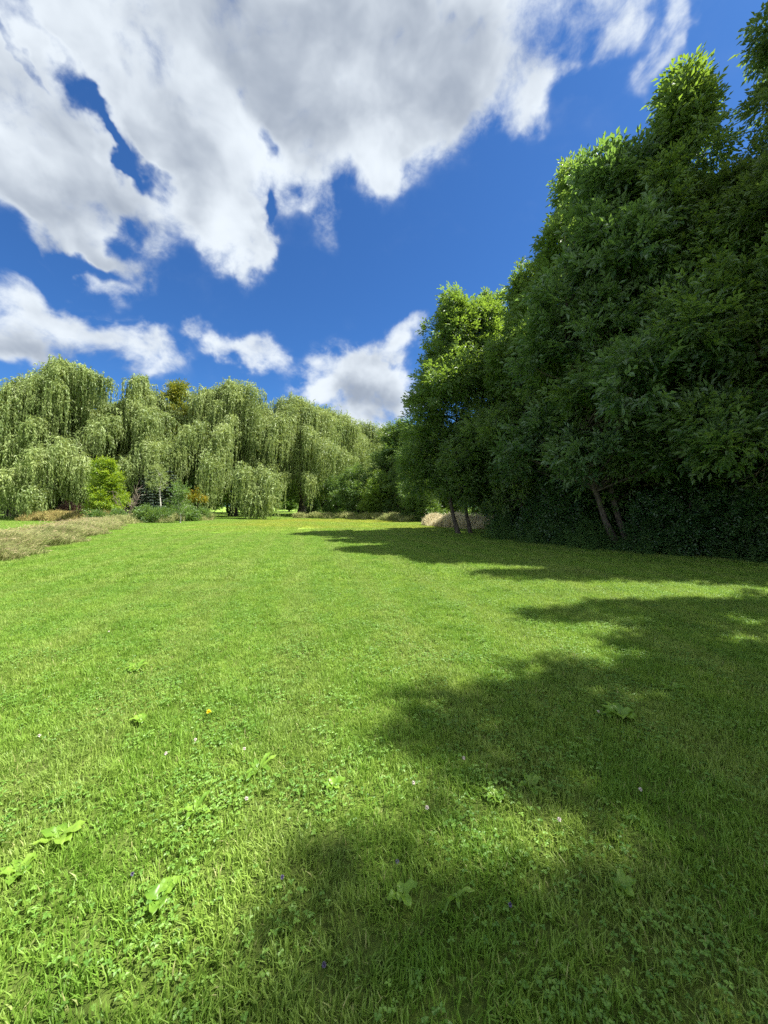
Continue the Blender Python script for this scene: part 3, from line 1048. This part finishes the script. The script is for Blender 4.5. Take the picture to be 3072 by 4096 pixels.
# ------------------------------------------------------------------ willows
def willow_mesh(rs, lobes, per=60, m=22, Lf=0.40, Wf=0.12, wind=(-0.10, 0.0)):
    lob = np.array(lobes)
    cnt = np.maximum(10, (per * (lob[:, 3] / 1.8) ** 1.4)).astype(int)
    k = np.repeat(np.arange(len(lob)), cnt)
    n = len(k)
    x, y, z, r, drop = (lob[k, i][:, None] for i in range(5))
    tone = (rs.uniform(-.12, .12, len(lob)))[k][:, None]
    a = rs.uniform(0, 2 * math.pi, (n, 1))
    # strands start along an arching bough, higher near the tree
    bough = rs.uniform(-1, 1, (n, 1)) * r * 1.25
    ct = np.hypot(x, y) + 1e-6
    x, y = x + bough * x / ct, y + bough * y / ct
    z = z - bough * .38 - bough ** 2 * .15 / r + rs.normal(0, .20, (n, 1)) * r
    # strands gather in tassels
    a = a + .16 * np.sin(a * 7 + k[:, None])
    rho = r * .76 * rs.rand(n, 1) ** .6
    ln = drop * (.25 + .95 * rs.rand(n, 1) ** 1.3) * (1 + .25 * np.sin(a * 3 + k[:, None] * 2.1)) * (1 - .25 * (rho / r))
    rise = r * .30 * rs.uniform(.4, 1.2, (n, 1))
    s = np.linspace(0, 1, m)[None, :] * np.ones((n, 1))
    s = np.clip(s + rs.uniform(-.5, .5, (n, m)) / m, 0, 1)
    fr = rho / (rho + ln)
    u = np.clip(s / np.maximum(fr, .05), 0, 1)
    outr = rho * (1 - (1 - u) ** 1.7)
    zz = rise * np.sin(u * math.pi * .55) - r * .75 * (rho / r) ** 2.2 * u ** 2 - np.clip((s - fr * .8) / (1 - fr * .8), 0, 1) * ln
    jx = np.cumsum(rs.normal(0, .022, (n, m)), 1)
    jy = np.cumsum(rs.normal(0, .022, (n, m)), 1)
    dn = np.clip(s - fr, 0, 1)
    px = x + np.cos(a) * outr + jx + wind[0] * dn * ln
    py = y + np.sin(a) * outr + jy
    pz = z + zz + rs.normal(0, .04, (n, m))
    P = np.stack([px, py, pz], -1)
    tv = np.gradient(P, axis=1)
    D = unit(tv) + rs.normal(0, .34, (n, m, 3)) + np.array([0, 0, -.5])
    Nn = rs.normal(size=(n, m, 3)) * .8 + np.stack([np.cos(a) + 0 * s, np.sin(a) + 0 * s, .5 + 0 * s], -1)
    var = np.clip(rs.rand(n, m) * .4 + rs.rand(n, 1) * .4 + tone + .08 + .18 * (1 - s), 0, 1)
    L = Lf * rs.uniform(.7, 1.2, (n, m))
    W = Wf * rs.uniform(.7, 1.3, (n, m))
    ok = (pz > .3)
    return leaf_geo(P[ok], D[ok], Nn[ok], L[ok], W[ok], var[ok], .15)


def willow(loc, H, R, label, seed, nl=58, group='weeping willows along the far side', extra=(), per=120, low=0.25, trunk_r=.55, link=True, skirt=1.0, fill=22):
    rs = np.random.RandomState(seed)
    root = empty('weeping_willow', (loc[0], loc[1], -.05))
    tag(root, label, 'tree', group)
    lobes = []
    for i in range(nl):
        t = ((i + .5) / nl) ** .85
        a = i * 2.39996 + rs.normal(0, .3)
        z = H * (low + (1 - low) * t)
        rho = R * math.sqrt(max(0.02, 1 - ((t - .15) / .9) ** 2)) * rs.uniform(.45, 1.0)
        if t > .93: rho *= .4
        r = rs.uniform(1.5, 2.9) * R / 7.0 * (1.1 - .3 * t)
        drop = rs.uniform(2.6, 6.5) * (1 if t > .35 else skirt)
        lobes.append((math.cos(a) * rho, math.sin(a) * rho, z - r * .25, r, min(drop, z - .4)))
    for i in range(fill):
        a = rs.rand() * 6.28
        z = H * rs.uniform(max(.4, low), .88)
        q = rs.uniform(.1, .5) * R
        lobes.append((math.cos(a) * q, math.sin(a) * q, z, R * .3, min(5.0, z - 1)))
    lobes += [(e[0] - loc[0], e[1] - loc[1], e[2], e[3], e[4]) for e in extra]
    V, T, A = willow_mesh(rs, lobes, per)
    mesh_np('crown', V, T, M['willow'], root, {'var': A})
    ts = TubeSet()
    tz = np.linspace(0, 1, 9)
    tp = np.stack([.3 * np.sin(tz * 3 + seed), .2 * np.cos(tz * 4), tz * H * .6], 1)
    rr = trunk_r * (1 - .6 * tz) * (1 + .5 * np.exp(-tz * 18))
    ts.add(tp, rr, 10)
    for (x, y, z, r, dp) in lobes:
        j = min(8, max(2, int(np.argmin(abs(tp[:, 2] - (z * .62 - .4))))))
        ts.add(curve_pts(tp[j], (x, y, z), .12 * math.hypot(x, y) + .1, 8, rs, .12), max(.05, rr[j] * .36) * np.linspace(1, .2, 8), 5)
    ts.build('trunk', M['willow_bark'], root)
    return root


def wl(px, py, D, r, drop):
    """a cascade whose top is seen at a pixel"""
    return ((px - CX) / F * D, D, (HZ - py) / F * D + EYE - r * .25, r, drop)


def wx(px, D):
    return (px - CX) / F * D


W2 = willow((wx(250, 54), 54), 21.2, 7.0, 'tallest willow of the left group, with a ragged top', 61,
            extra=[wl(250, 1450, 52, 2.0, 4), wl(330, 1470, 52, 1.8, 4), wl(150, 1510, 52, 2.0, 4), wl(60, 1540, 50, 2.4, 5), wl(400, 1500, 52, 1.5, 3.5),
                   wl(165, 1800, 46, 2.2, 4.0), wl(60, 1880, 45, 2.0, 4.0), wl(150, 1950, 44, 1.9, 2.6), wl(260, 1770, 47, 2.2, 5.0), wl(330, 1830, 46, 1.8, 4.5), wl(30, 1700, 48, 2.2, 4)], skirt=1.3)
W3 = willow((wx(575, 58), 58), 19.6, 5.6, 'willow left of the orange tinted tree', 62, nl=46,
            extra=[wl(560, 1510, 57, 1.7, 3.5), wl(600, 1640, 54, 2.4, 3.5), wl(450, 1680, 52, 2.6, 4), wl(610, 1760, 52, 2.9, 4.2), wl(520, 1830, 51, 2.0, 4.2), wl(690, 1780, 53, 2.0, 4)], low=.4)
W4 = willow((wx(930, 62), 62), 21.0, 6.6, 'big willow standing right of the orange tinted tree, curtains touching the lawn', 63, nl=60,
            extra=[wl(930, 1535, 60, 2.2, 4), wl(1000, 1545, 60, 2.0, 4), wl(860, 1570, 60, 2.0, 4), wl(870, 1800, 53, 3.0, 6.0), wl(800, 1700, 55, 2.3, 4), wl(900, 1705, 54, 2.0, 3.5),
                   wl(975, 1870, 50, 1.9, 5.0), wl(1075, 1890, 49, 1.9, 4.6), wl(1010, 1970, 48, 1.8, 2.6), wl(1060, 1960, 47.5, 1.5, 2.6), wl(850, 1900, 54, 1.8, 4)], low=.35)
W5 = willow((wx(1205, 66), 66), 19.4, 7.0, 'willow with a thick dark trunk seen under its crown', 64, nl=56,
            extra=[wl(1130, 1600, 66, 2.2, 4), wl(1230, 1640, 64, 2.2, 5), wl(1150, 1670, 61, 2.8, 6), wl(1290, 1760, 60, 2.8, 5.5), wl(1040, 1690, 60, 2.6, 5), wl(1240, 1900, 57, 1.5, 3.8), wl(1140, 1890, 58, 1.0, 4.2), wl(1370, 1800, 60, 1.8, 4.5)], low=.45, trunk_r=.8)
W6 = willow((wx(1330, 76), 76), 20.0, 7.0, 'willow behind and right of the thick dark trunk', 65, nl=52, per=100, low=.35,
            extra=[wl(1290, 1640, 74, 2.4, 5), wl(1370, 1670, 74, 2.4, 5)])
for (src, x, y, rz, s, lab) in (
        (W6, wx(1440, 86), 86, 2.0, (1, 1, .98), 'second last willow of the receding row'),
        (W6, wx(1530, 96), 96, 4.0, (1, 1, 1.02), 'farthest willow of the receding row, right end'),
        (W6, wx(40, 60), 60, 1.0, (1.1, 1.1, .92), 'willow at the left edge of the picture'),
        (W6, wx(-150, 56), 56, 5.0, (1.1, 1.1, 1.0), 'willow just past the left edge of the picture'),
        (W6, wx(480, 66), 66, 3.3, (.95, .95, .93), 'willow seen between the ragged topped willow and the next')):
    tag(copy_tree(src, (x, y, -.05), rz, s), lab, 'tree', 'weeping willows along the far side')

# ------------------------------------------------------------------ middle-distance trees and shrubs
mid = 'mixed trees and shrubs along the far edge of the field'


def dt(px, py, D):
    return top_at(px, py, D)


broad_tree('maple_tree', (wx(712, 61), 61), dt(712, 1545, 61), 4.3, 5, 4200, 'tree turning orange between two willows', 'tree', mid, mat='autumn', proto='far', seed=71, nl=40, scale=1.0,
           profile=lambda t: (1 - t) ** .6 * (.8 + .4 * t) + .06)
G0 = broad_tree('dense_tree', (wx(800, 78), 78), dt(800, 1620, 78), 4.5, 4, 3000, 'dull green tree peeping between the orange tree and the big willow', 'tree', mid, mat='far_green', proto='far', seed=72, nl=34, scale=1.2)
G1 = broad_tree('dense_tree', (wx(1600, 52), 52), dt(1600, 1700, 52), 4.0, 1.2, 5200, 'green tree at the right end of the willow row, beside the tree wall', 'tree', mid, mat='far_green', proto='far', seed=73, nl=44, scale=.9)
G2 = shrub('dense_shrub', (wx(1525, 47), 47), 2.4, 2.4, dt(1525, 1860, 47), 2400, 'yellow green bush brightest among the dark ones right of the willows', 'shrub', mid, mat='spring', proto='far', seed=74, nl=22, scale=.8)
G3 = shrub('dense_shrub', (wx(1430, 52), 52), 3.2, 2.6, dt(1430, 1850, 52), 2800, 'large dark green bush left of the yellow green one', 'shrub', mid, mat='far_green', proto='far', seed=75, nl=26, scale=.85)
for (src, px, D, rz, s, lab) in (
        (G3, 1620, 46, 1.5, .95, 'dark green bush right of the yellow green one'),
        (G3, 1340, 58, 2.5, .85, 'dark bush between the thick willow trunk and the large bush'),
        (G3, 1250, 60, 3.6, .42, 'small low bush at the foot of the thick willow trunk'),
        (G1, 1680, 47, 2.0, .9, 'green tree half hidden behind the slender trunks'),
        (G3, 1820, 46, 4.0, .9, 'dark bush behind the right half of the reeds'),
        (G3, 1950, 42, 1.0, 1.0, 'dark bush behind the right end of the reeds'),
        (G3, 1760, 55, 3.0, 1.2, 'tall dark bush far behind the reeds'),
        (G3, 1700, 40, 5.0, .85, 'dark bush behind the tan reeds')):
    tag(copy_tree(src, (wx(px, D), D, 0), rz, s), lab, src['category'], mid)

far_g = 'dark background trees behind the willows'
pos_lab = ['far left', 'left', 'second from the left', 'third from the left', 'left of centre', 'behind the orange tree', 'right of the orange tree', 'behind the big willow', 'right of the big willow', 'behind the thick trunk', 'behind the green bushes', 'rightmost']
k = 0
for px in np.linspace(-150, 2300, 31):
    D = 92 + 14 * math.sin(k * 1.7) + (10 if px > 1100 else 0)
    c = copy_tree(G0 if k % 2 else G1, (wx(px, D), D, 0), k * 1.3, (1.5, 1.5, .8 + .1 * math.sin(k * 2.3)))
    tag(c, 'dark green background tree glimpsed through the willow curtains', 'tree', far_g)
    k += 1

broad_tree('young_tree', (wx(425, 40), 40), dt(425, 1840, 40), 1.55, .3, 1900, 'young yellow green tree standing before the left willows', 'tree', mid, mat='lime', proto='far', seed=76, nl=30, scale=.62, trunk_r=.07)
shrub('young_maple', (wx(765, 50), 50), 1.7, 1.5, dt(765, 1935, 50), 420, 'small bush with yellow and orange leaves left of the big willow', 'shrub', mid, mat='yellow', proto='far', seed=77, nl=10, scale=.6, z0=2.2)
shrub('dense_shrub', (wx(740, 56), 56), 3.6, 2.0, 7.5, 1500, 'olive green bush behind the yellow leaved one', 'shrub', mid, mat='far_green', proto='far', seed=78, nl=22, scale=.8)
shrub('purple_shrub', (wx(275, 46), 46), 1.4, 1.0, 2.3, 260, 'low purplish bush under the left willow curtains', 'shrub', mid, mat='purple', proto='shrub', seed=79, nl=10, scale=1.3)


def fir(loc, H, R, label, seed):
    rs = np.random.RandomState(seed)
    root = empty('fir_tree', (loc[0], loc[1], -.02))
    tag(root, label, 'tree', 'dark firs between the willows')
    P, D, L, W, v = [], [], [], [], []
    ts = TubeSet()
    ts.add(np.array([[0, 0, 0], [0, 0, H * .5], [0, 0, H]]), [.16, .09, .01], 7)
    z = .5
    while z < H * .97:
        rr = R * (1 - z / H) ** .8 + .15
        nb = 9
        a0 = rs.rand() * 6
        for b in range(nb):
            a = a0 + b * 6.283 / nb + rs.normal(0, .1)
            d = np.array([math.cos(a), math.sin(a), -.18])
            ln = rr * rs.uniform(.75, 1.1)
            ts.add(np.stack([[0, 0, z], d * ln * .6 + [0, 0, z], d * ln + [0, 0, z + .08]]), [.02, .012, .004], 3)
            m = int(14 + ln * 14)
            s = rs.uniform(.15, 1, m)
            base = d[None] * (ln * s)[:, None] + [0, 0, z]
            side = np.array([-d[1], d[0], 0]) * rs.choice([-1, 1], m)[:, None]
            P.append(base)
            D.append(side * .9 + d * .7 + rs.normal(0, .15, (m, 3)))
            L.append(.42 * (1.15 - .6 * s))
            W.append(np.full(m, .11))
            v.append(rs.rand(m) * .7 + .3 * s)
        z += .36 * rs.uniform(.8, 1.2)
    P, D = np.concatenate(P), np.concatenate(D)
    V, T, A = leaf_geo(P, D, np.tile([0, 0, 1.0], (len(P), 1)) + rs.normal(0, .3, P.shape), np.concatenate(L), np.concatenate(W), np.concatenate(v), -.1)
    mesh_np('crown', V, T, M['fir'], root, {'var': A})
    ts.build('trunk', M['willow_bark'], root)
    return root


FR = fir((wx(605, 47), 47), 6.2, 2.6, 'dark fir just left of the white birch trunk', 81)
tag(copy_tree(FR, (wx(680, 49), 49, 0), 1.2, 1.05), 'dark fir just right of the white birch trunk', 'tree', 'dark firs between the willows')
tag(copy_tree(FR, (wx(560, 51), 51, 0), 2.2, 1.0), 'dark fir standing behind the bare twiggy shrub', 'tree', 'dark firs between the willows')

# white birch with a bare stem
broad_tree('birch_tree', (wx(634, 44), 44), 6.2, 1.3, 3.6, 260, 'birch with a slim white trunk before the dark firs', 'tree', mid, mat='willow', proto='far', seed=82, nl=12, scale=.5, trunk_r=.10, bark='birch', base_lean=(.35, 0))
broad_tree('sapling', (wx(720, 36.5), 36.5), 3.7, 1.0, .9, 230, 'thin pale sapling with sparse leaves at the lawn edge', 'tree', mid, mat='far_green', proto='shrub', seed=83, nl=16, scale=.9, trunk_r=.055, bark='birch')


def bare_shrub(loc, h, seed, label):
    rs = np.random.RandomState(seed)
    ts = TubeSet()
    for i in range(9):
        a = rs.uniform(0, 6.28)
        tip = np.array([math.cos(a) * h * .3, math.sin(a) * h * .3, h * rs.uniform(.6, 1)])
        p = curve_pts((0, 0, 0), tip, .1, 7, rs, .04)
        ts.add(p, np.linspace(.035, .008, 7), 4)
        for q in range(7):
            j = rs.randint(2, 7)
            ts.add(curve_pts(p[j], p[j] + unit(rs.normal(size=3) + [0, 0, 1]) * h * .25, 0, 4, rs, .03), np.linspace(.016, .006, 4), 3)
    o = ts.build('bare_shrub', M['twig'])
    o.location = (*loc, 0)
    tag(o, label, 'shrub', None)


bare_shrub((wx(505, 40), 40), 3.6, 84, 'bare reddish twiggy shrub right of the young yellow green tree')


# ------------------------------------------------------------------ tall grasses
def tall_grass(name, sampler, n, h0, h1, mat, label, seed, wind=(.55, .12), seedmat=None, seed_frac=.3, width=.012, lodge=.35):
    rs = np.random.RandomState(seed)
    xy, hs = sampler(rs, n)
    h = rs.uniform(h0, h1, n) * hs
    b = np.stack([xy[:, 0], xy[:, 1], gz(xy[:, 0], xy[:, 1])], 1)
    dr = np.stack([wind[0] + rs.normal(0, lodge, n), wind[1] + rs.normal(0, lodge, n), np.zeros(n)], 1)
    p1 = b + dr * (h * .22)[:, None] + np.array([0, 0, 1]) * (h * .5)[:, None]
    p2 = b + dr * (h * .62)[:, None] + np.array([0, 0, 1]) * (h * .84)[:, None]
    p3 = b + dr * (h * 1.15)[:, None] + np.array([0, 0, 1]) * (h * rs.uniform(.75, 1.0, n))[:, None]
    a = rs.uniform(0, 6.28, n)
    s = np.stack([np.cos(a), np.sin(a), np.zeros(n)], 1) * (width * rs.uniform(.6, 1.4, n))[:, None]
    V = np.stack([b - s, b + s, p1 + s, p1 - s, p2 + s * .8, p2 - s * .8, p3], 1).reshape(-1, 3)
    i = np.arange(n)[:, None] * 7
    Q = np.concatenate([i + [0, 1, 2, 3], i + [3, 2, 4, 5]])
    T = i + [5, 4, 6]
    var = np.repeat(np.clip(rs.rand(n), 0, 1), 7)
    o_faces = [Q, T]
    mi = np.zeros(len(Q) + len(T), dtype=np.int32)
    if seedmat:
        m = int(n * seed_frac)
        sel = rs.choice(n, m, replace=False)
        P = np.repeat(p3[sel], 3, 0) - np.repeat(unit(p3[sel] - p2[sel]), 3, 0) * rs.uniform(0, .12, (m * 3, 1))
        D = np.repeat(unit(p3[sel] - p2[sel]), 3, 0) + rs.normal(0, .25, (m * 3, 3))
        V2, T2, A2 = leaf_geo(P, D, rs.normal(size=(m * 3, 3)), rs.uniform(.08, .16, m * 3), rs.uniform(.012, .022, m * 3) * width / .012, rs.rand(m * 3))
        o_faces.append(T2 + len(V))
        V = np.concatenate([V, V2])
        var = np.concatenate([var, A2])
        mi = np.concatenate([mi, np.ones(len(T2), dtype=np.int32)])
    # order matters: quads, then tris, then seeds
    o = mesh_np(name, V, o_faces, M[mat], attrs={'var': var})
    if seedmat:
        o.data.materials.append(M[seedmat])
        o.data.polygons.foreach_set('material_index', mi)
    tag(o, label, 'tall grass', kind='stuff')
    return o


def strip_sampler(path, width, taper=True):
    path = np.array(path, float)
    seg = np.linalg.norm(np.diff(path, axis=0), axis=1)
    cum = np.concatenate(([0], np.cumsum(seg)))

    def f(rs, n):
        s = rs.rand(n) ** 1.0 * cum[-1]
        x = np.interp(s, cum, path[:, 0])
        y = np.interp(s, cum, path[:, 1])
        w = np.interp(s, cum, width)
        i = np.clip(np.searchsorted(cum, s) - 1, 0, len(seg) - 1)
        t = unit(path[i + 1] - path[i])
        nn = np.stack([-t[:, 1], t[:, 0]], 1)
        o = rs.uniform(-1, 1, n) * w / 2 * (1 + .25 * np.sin(s * 1.3) + .12 * np.sin(s * 4.1))
        xy = np.stack([x, y], 1) + nn * o[:, None]
        hs = np.clip(1.05 - .55 * np.abs(o / (w / 2)) ** 2, .3, 1.1) * (0.85 + .2 * np.sin(s * 2.1 + 1) * np.sin(s * .7)) if taper else np.ones(n)
        return xy, hs
    return f


def gp(px, py):
    x, y = at(px, py)
    return (x, y)


ditch = [(-10.6, 6.2), (-12.0, 9.6), (-13.6, 13.5), (-15.6, 18.0), (-19.5, 25.0), (-23.5, 31.5)]
tall_grass('tall_grass', strip_sampler(ditch, [3.0, 3.0, 2.8, 2.8, 3.2, 3.4]), 42000, .5, .88, 'tall', 'strip of tall wind bent grass with tan seed heads at the left', 91, seedmat='seed', seed_frac=.04, width=.010)
tall_grass('tall_grass', strip_sampler([(p[0] - 1.1, p[1] + .35) for p in ditch], [1.2, 1.3, 1.2, 1.4, 1.8, 2.0]), 7000, .6, .9, 'gold', 'tan seeding grass along the back of the left strip', 96, seedmat='seed', seed_frac=.8, width=.008)
tall_grass('tall_grass', strip_sampler([(wx(130, 43), 43), (wx(300, 41), 41), (wx(420, 38), 38)], [3, 3.2, 3]), 9000, .8, 1.4, 'gold', 'golden tall grass under the left willows', 92, width=.025, wind=(.25, .05))
tall_grass('tall_grass', strip_sampler([(wx(440, 34), 34), (wx(560, 38), 38), (wx(700, 39), 39), (wx(830, 44), 44)], [3.4, 2.6, 2.2, 2.0]), 12000, .5, 1.1, 'tall', 'rough green and straw grass in front of the firs', 93, width=.02, wind=(.2, .05))
tall_grass('tall_grass', strip_sampler([(wx(1180, 52), 52), (wx(1350, 50), 50), (wx(1530, 44), 44), (wx(1660, 39), 39)], [1.2, 2.0, 2.2, 2.2]), 15000, .5, 1.1, 'fringe', 'pale rough grass along the far edge of the lawn', 94, width=.02, wind=(.1, .05))
tall_grass('reeds', strip_sampler([(wx(1720, 33), 33), (wx(1780, 31), 31), (wx(1900, 28.5), 28.5), (wx(2010, 26.5), 26.5)], [1.6, 2.4, 2.4, 2.0]), 12000, .8, 1.35, 'reed', 'dry tan reeds behind the two slender trunks', 95, width=.016, wind=(.1, .05), lodge=.18)

low = 'low bushes in the rough grass at the left'
L1 = shrub('low_shrub', (wx(585, 37), 37), 1.0, .8, 1.5, 420, 'bright green low bush in front of the firs', group=low, mat='far_green', seed=101, nl=10, scale=1.3)
L2 = shrub('low_shrub', (wx(650, 39), 39), 1.5, 1.0, 1.7, 520, 'grey green low bush at the foot of the birch', group=low, mat='far_green', seed=102, nl=12, scale=1.2)
for (src, px, D, rz, s, lab) in (
        (L1, 755, 40, 1.2, .95, 'green low bush right of the pale sapling'), (L1, 810, 43, 2.4, .8, 'small green bush nearest the big willow'),
        (L2, 480, 38, 2.0, .85, 'green low bush at the foot of the bare shrub'), (L2, 385, 37, 3.0, .8, 'dark low bush left of the young yellow green tree foot'),
        (L2, 700, 41, 4.0, .95, 'grey green bush just behind the pale sapling')):
    tag(copy_tree(src, (wx(px, D), D, 0), rz, s), lab, 'shrub', low)


# ------------------------------------------------------------------ lawn plants close to the camera
def rosette(px, py, n, Ln, Wd, seed, label, name='plantain', upright=.5, mat='plantain'):
    rs = np.random.RandomState(seed)
    n, Wd, upright = n + 3, Wd * .78, upright * 1.25
    x0, y0 = at(px, py)
    Vs, Fs, As, q = [], [], [], 0
    a0 = rs.rand() * 6
    for i in range(n):
        a = a0 + i * 6.283 / n + rs.normal(0, .35)
        d = np.array([math.cos(a), math.sin(a), 0])
        s = np.array([-d[1], d[0], 0])
        L = .85 * Ln * rs.uniform(.6, 1.15)
        Wl = .85 * Wd * rs.uniform(.75, 1.15)
        up = upright * rs.uniform(.5, 1.5)
        nt, nw = 9, 5
        for j in range(nt):
            t = j / (nt - 1)
            ww = Wl * .5 * (0.12 + (math.sin(math.pi * min(1, max(0, (t - .18) / .82)) ** .8) ** .75 if t > .18 else 0)) * (0 if j == nt - 1 else 1)
            c = d * L * (t * math.cos(up * (1 - .5 * t))) + np.array([0, 0, L * (math.sin(up) * t - .45 * t * t * up) + .015])
            for k2 in range(nw):
                u = (k2 / (nw - 1) - .5) * 2
                wav = .006 * math.sin(t * 14 + k2) * abs(u)
                Vs.append(c + s * u * ww + np.array([0, 0, abs(u) * ww * .35 + wav + (.0015 if k2 % 2 else 0)]))
        for j in range(nt - 1):
            for k2 in range(nw - 1):
                b = q + j * nw + k2
                Fs.append((b, b + 1, b + nw + 1, b + nw))
        As += [rs.rand()] * (nt * nw)
        q += nt * nw
    o = mesh_np(name, np.array(Vs), np.array(Fs), M[mat], attrs={'var': As}, smooth=True)
    o.location = (x0, y0, gz(x0, y0))
    tag(o, label, 'weed', 'broad leaved plantains in the lawn')
    return o


M['plantain'] = leaf_mat('plantain_leaf', [(0.09, 0.19, 0.02), (0.14, 0.26, 0.028), (0.21, 0.34, 0.045)], trans=(.4, .55, .06), tfac=.35, rough=.4, nscale=9)
rosette(220, 3390, 5, .125, .075, 1, 'large plantain with oval leaves near the left edge')
rosette(55, 3530, 5, .10, .06, 2, 'plantain cut by the left edge of the picture')
rosette(620, 3660, 7, .115, .07, 3, 'plantain in the lower left centre with one raised leaf', upright=.8)
rosette(770, 3290, 5, .13, .04, 4, 'plantain with long narrow leaves left of centre', upright=.7)
rosette(1030, 3120, 6, .14, .04, 5, 'narrow leaved plantain in the sun above centre left', upright=.7)
rosette(2490, 2900, 10, .17, .085, 6, 'big plantain clump in the shade at the right', upright=.6)
rosette(1610, 3640, 4, .10, .05, 7, 'single plantain tuft at the shadow edge, bottom centre', upright=.9)
rosette(1830, 3660, 3, .16, .025, 8, 'upright strap leaved plantain in the shade', upright=1.2)
rosette(560, 2910, 4, .10, .06, 9, 'small plantain left of the dandelion', upright=.7)
rosette(2130, 3190, 4, .12, .05, 10, 'plantain in the sun fleck right of centre', upright=.6)
rosette(1330, 3190, 4, .09, .045, 11, 'little plantain on the sunny side of the shadow', upright=.7)
rosette(2700, 2780, 5, .13, .06, 12, 'plantain in the sun patch at the right edge', upright=.5)
rosette(1980, 3230, 4, .08, .05, 13, 'small plantain between the sun flecks', upright=.5)
rosette(2500, 3620, 4, .11, .05, 14, 'plantain in the shade at the lower right', upright=.9)
rosette(540, 2690, 8, .15, .07, 15, 'patch of broad leaves in the sunny lawn at the left', upright=.5)


def flat_mat(name, c, rough=.6):
    m = bpy.data.materials.new(name)
    m.use_nodes = True
    t = m.node_tree
    N = NT(t)
    p = t.nodes['Principled BSDF']
    g = N.n('ShaderNodeTexCoord')
    nz = N.noise(g.outputs['Object'], 90, 3, .6)
    t.links.new(N.mix(N.rng(nz, .4, .6), tuple(.75 * q for q in c), c), p.inputs['Base Color'])
    p.inputs['Roughness'].default_value = rough
    return m


M['dandelion'] = flat_mat('dandelion_yellow', (.9, .72, .01))
M['clover_white'] = flat_mat('clover_white', (.78, .70, .66))
M['selfheal'] = flat_mat('purple_flower', (.12, .10, .20))


def flower(px, py, kind, label, seed, group):
    rs = np.random.RandomState(seed)
    x0, y0 = at(px, py)
    h = {'dandelion': .07, 'clover_white': .075, 'selfheal': .05}[kind]
    y0 += h * y0 / EYE * .9
    x0 = (px - CX) / F * y0
    root = empty({'dandelion': 'dandelion', 'clover_white': 'clover_flower', 'selfheal': 'purple_flower'}[kind], (x0, y0, gz(x0, y0)))
    tag(root, label, 'flower', group)
    ts = TubeSet()
    ts.add(np.array([[0, 0, 0], [.004, .002, h * .5], [.002, 0, h]]), [.0016, .0014, .0012], 5)
    ts.build('stem', M['clover'], root)
    if kind == 'dandelion':
        n, L, W = 70, .020, .0045
        a = rs.uniform(0, 6.28, n)
        e = rs.uniform(.05, 1.2, n)
    else:
        n, L, W = 60, .0105 if kind == 'clover_white' else .009, .0035
        a = rs.uniform(0, 6.28, n)
        e = rs.uniform(-.7, 1.5, n)
    D = np.stack([np.cos(a) * np.cos(e), np.sin(a) * np.cos(e), np.sin(e)], 1)
    V, T, A = leaf_geo(np.tile([0, 0, h], (n, 1)), D, np.tile([0, .1, 1.0], (n, 1)), np.full(n, L), np.full(n, W), rs.rand(n))
    mesh_np('petals', V, T, M[kind], root)


flower(829, 2938, 'dandelion', 'single yellow dandelion flower in the sunny lawn', 1, None)
cw = 'small white clover heads in the lawn'
for i, (px, py, lab) in enumerate((
        (145, 3040, 'white clover head near the left edge'), (775, 3065, 'white clover head below the dandelion'), (655, 3125, 'white clover head left of the narrow plantain'),
        (972, 3108, 'white clover head beside the narrow leaved plantain'), (980, 3330, 'white clover head right of centre left plantain'),
        (1656, 3265, 'white clover head at the shadow edge, centre'), (1710, 3375, 'pinkish clover head below the centre one'), (1858, 3155, 'white clover head in the shade right of centre'),
        (2573, 3295, 'white clover head in the sun fleck at the right'), (2245, 3430, 'white clover head in the shade at the lower right'),
        (430, 2575, 'distant white clover head in the sunny lawn'), (1360, 2420, 'tiny white clover head farthest up the lawn'), (2400, 2945, 'white clover head beside the big shaded plantain'))):
    flower(px, py, 'clover_white', lab, 20 + i, cw)
sh = 'small purple flowers in the lawn'
for i, (px, py, lab) in enumerate(((515, 3618, 'purple flower left of the raised plantain leaf'), (1123, 3635, 'purple flower in the sun at bottom centre left'),
                                   (1590, 3570, 'purple flower by the shadow edge'), (1292, 4020, 'purple flower at the very bottom in the shade'), (2048, 3760, 'purple flower in the lower right shade'))):
    flower(px, py, 'selfheal', lab, 40 + i, sh)
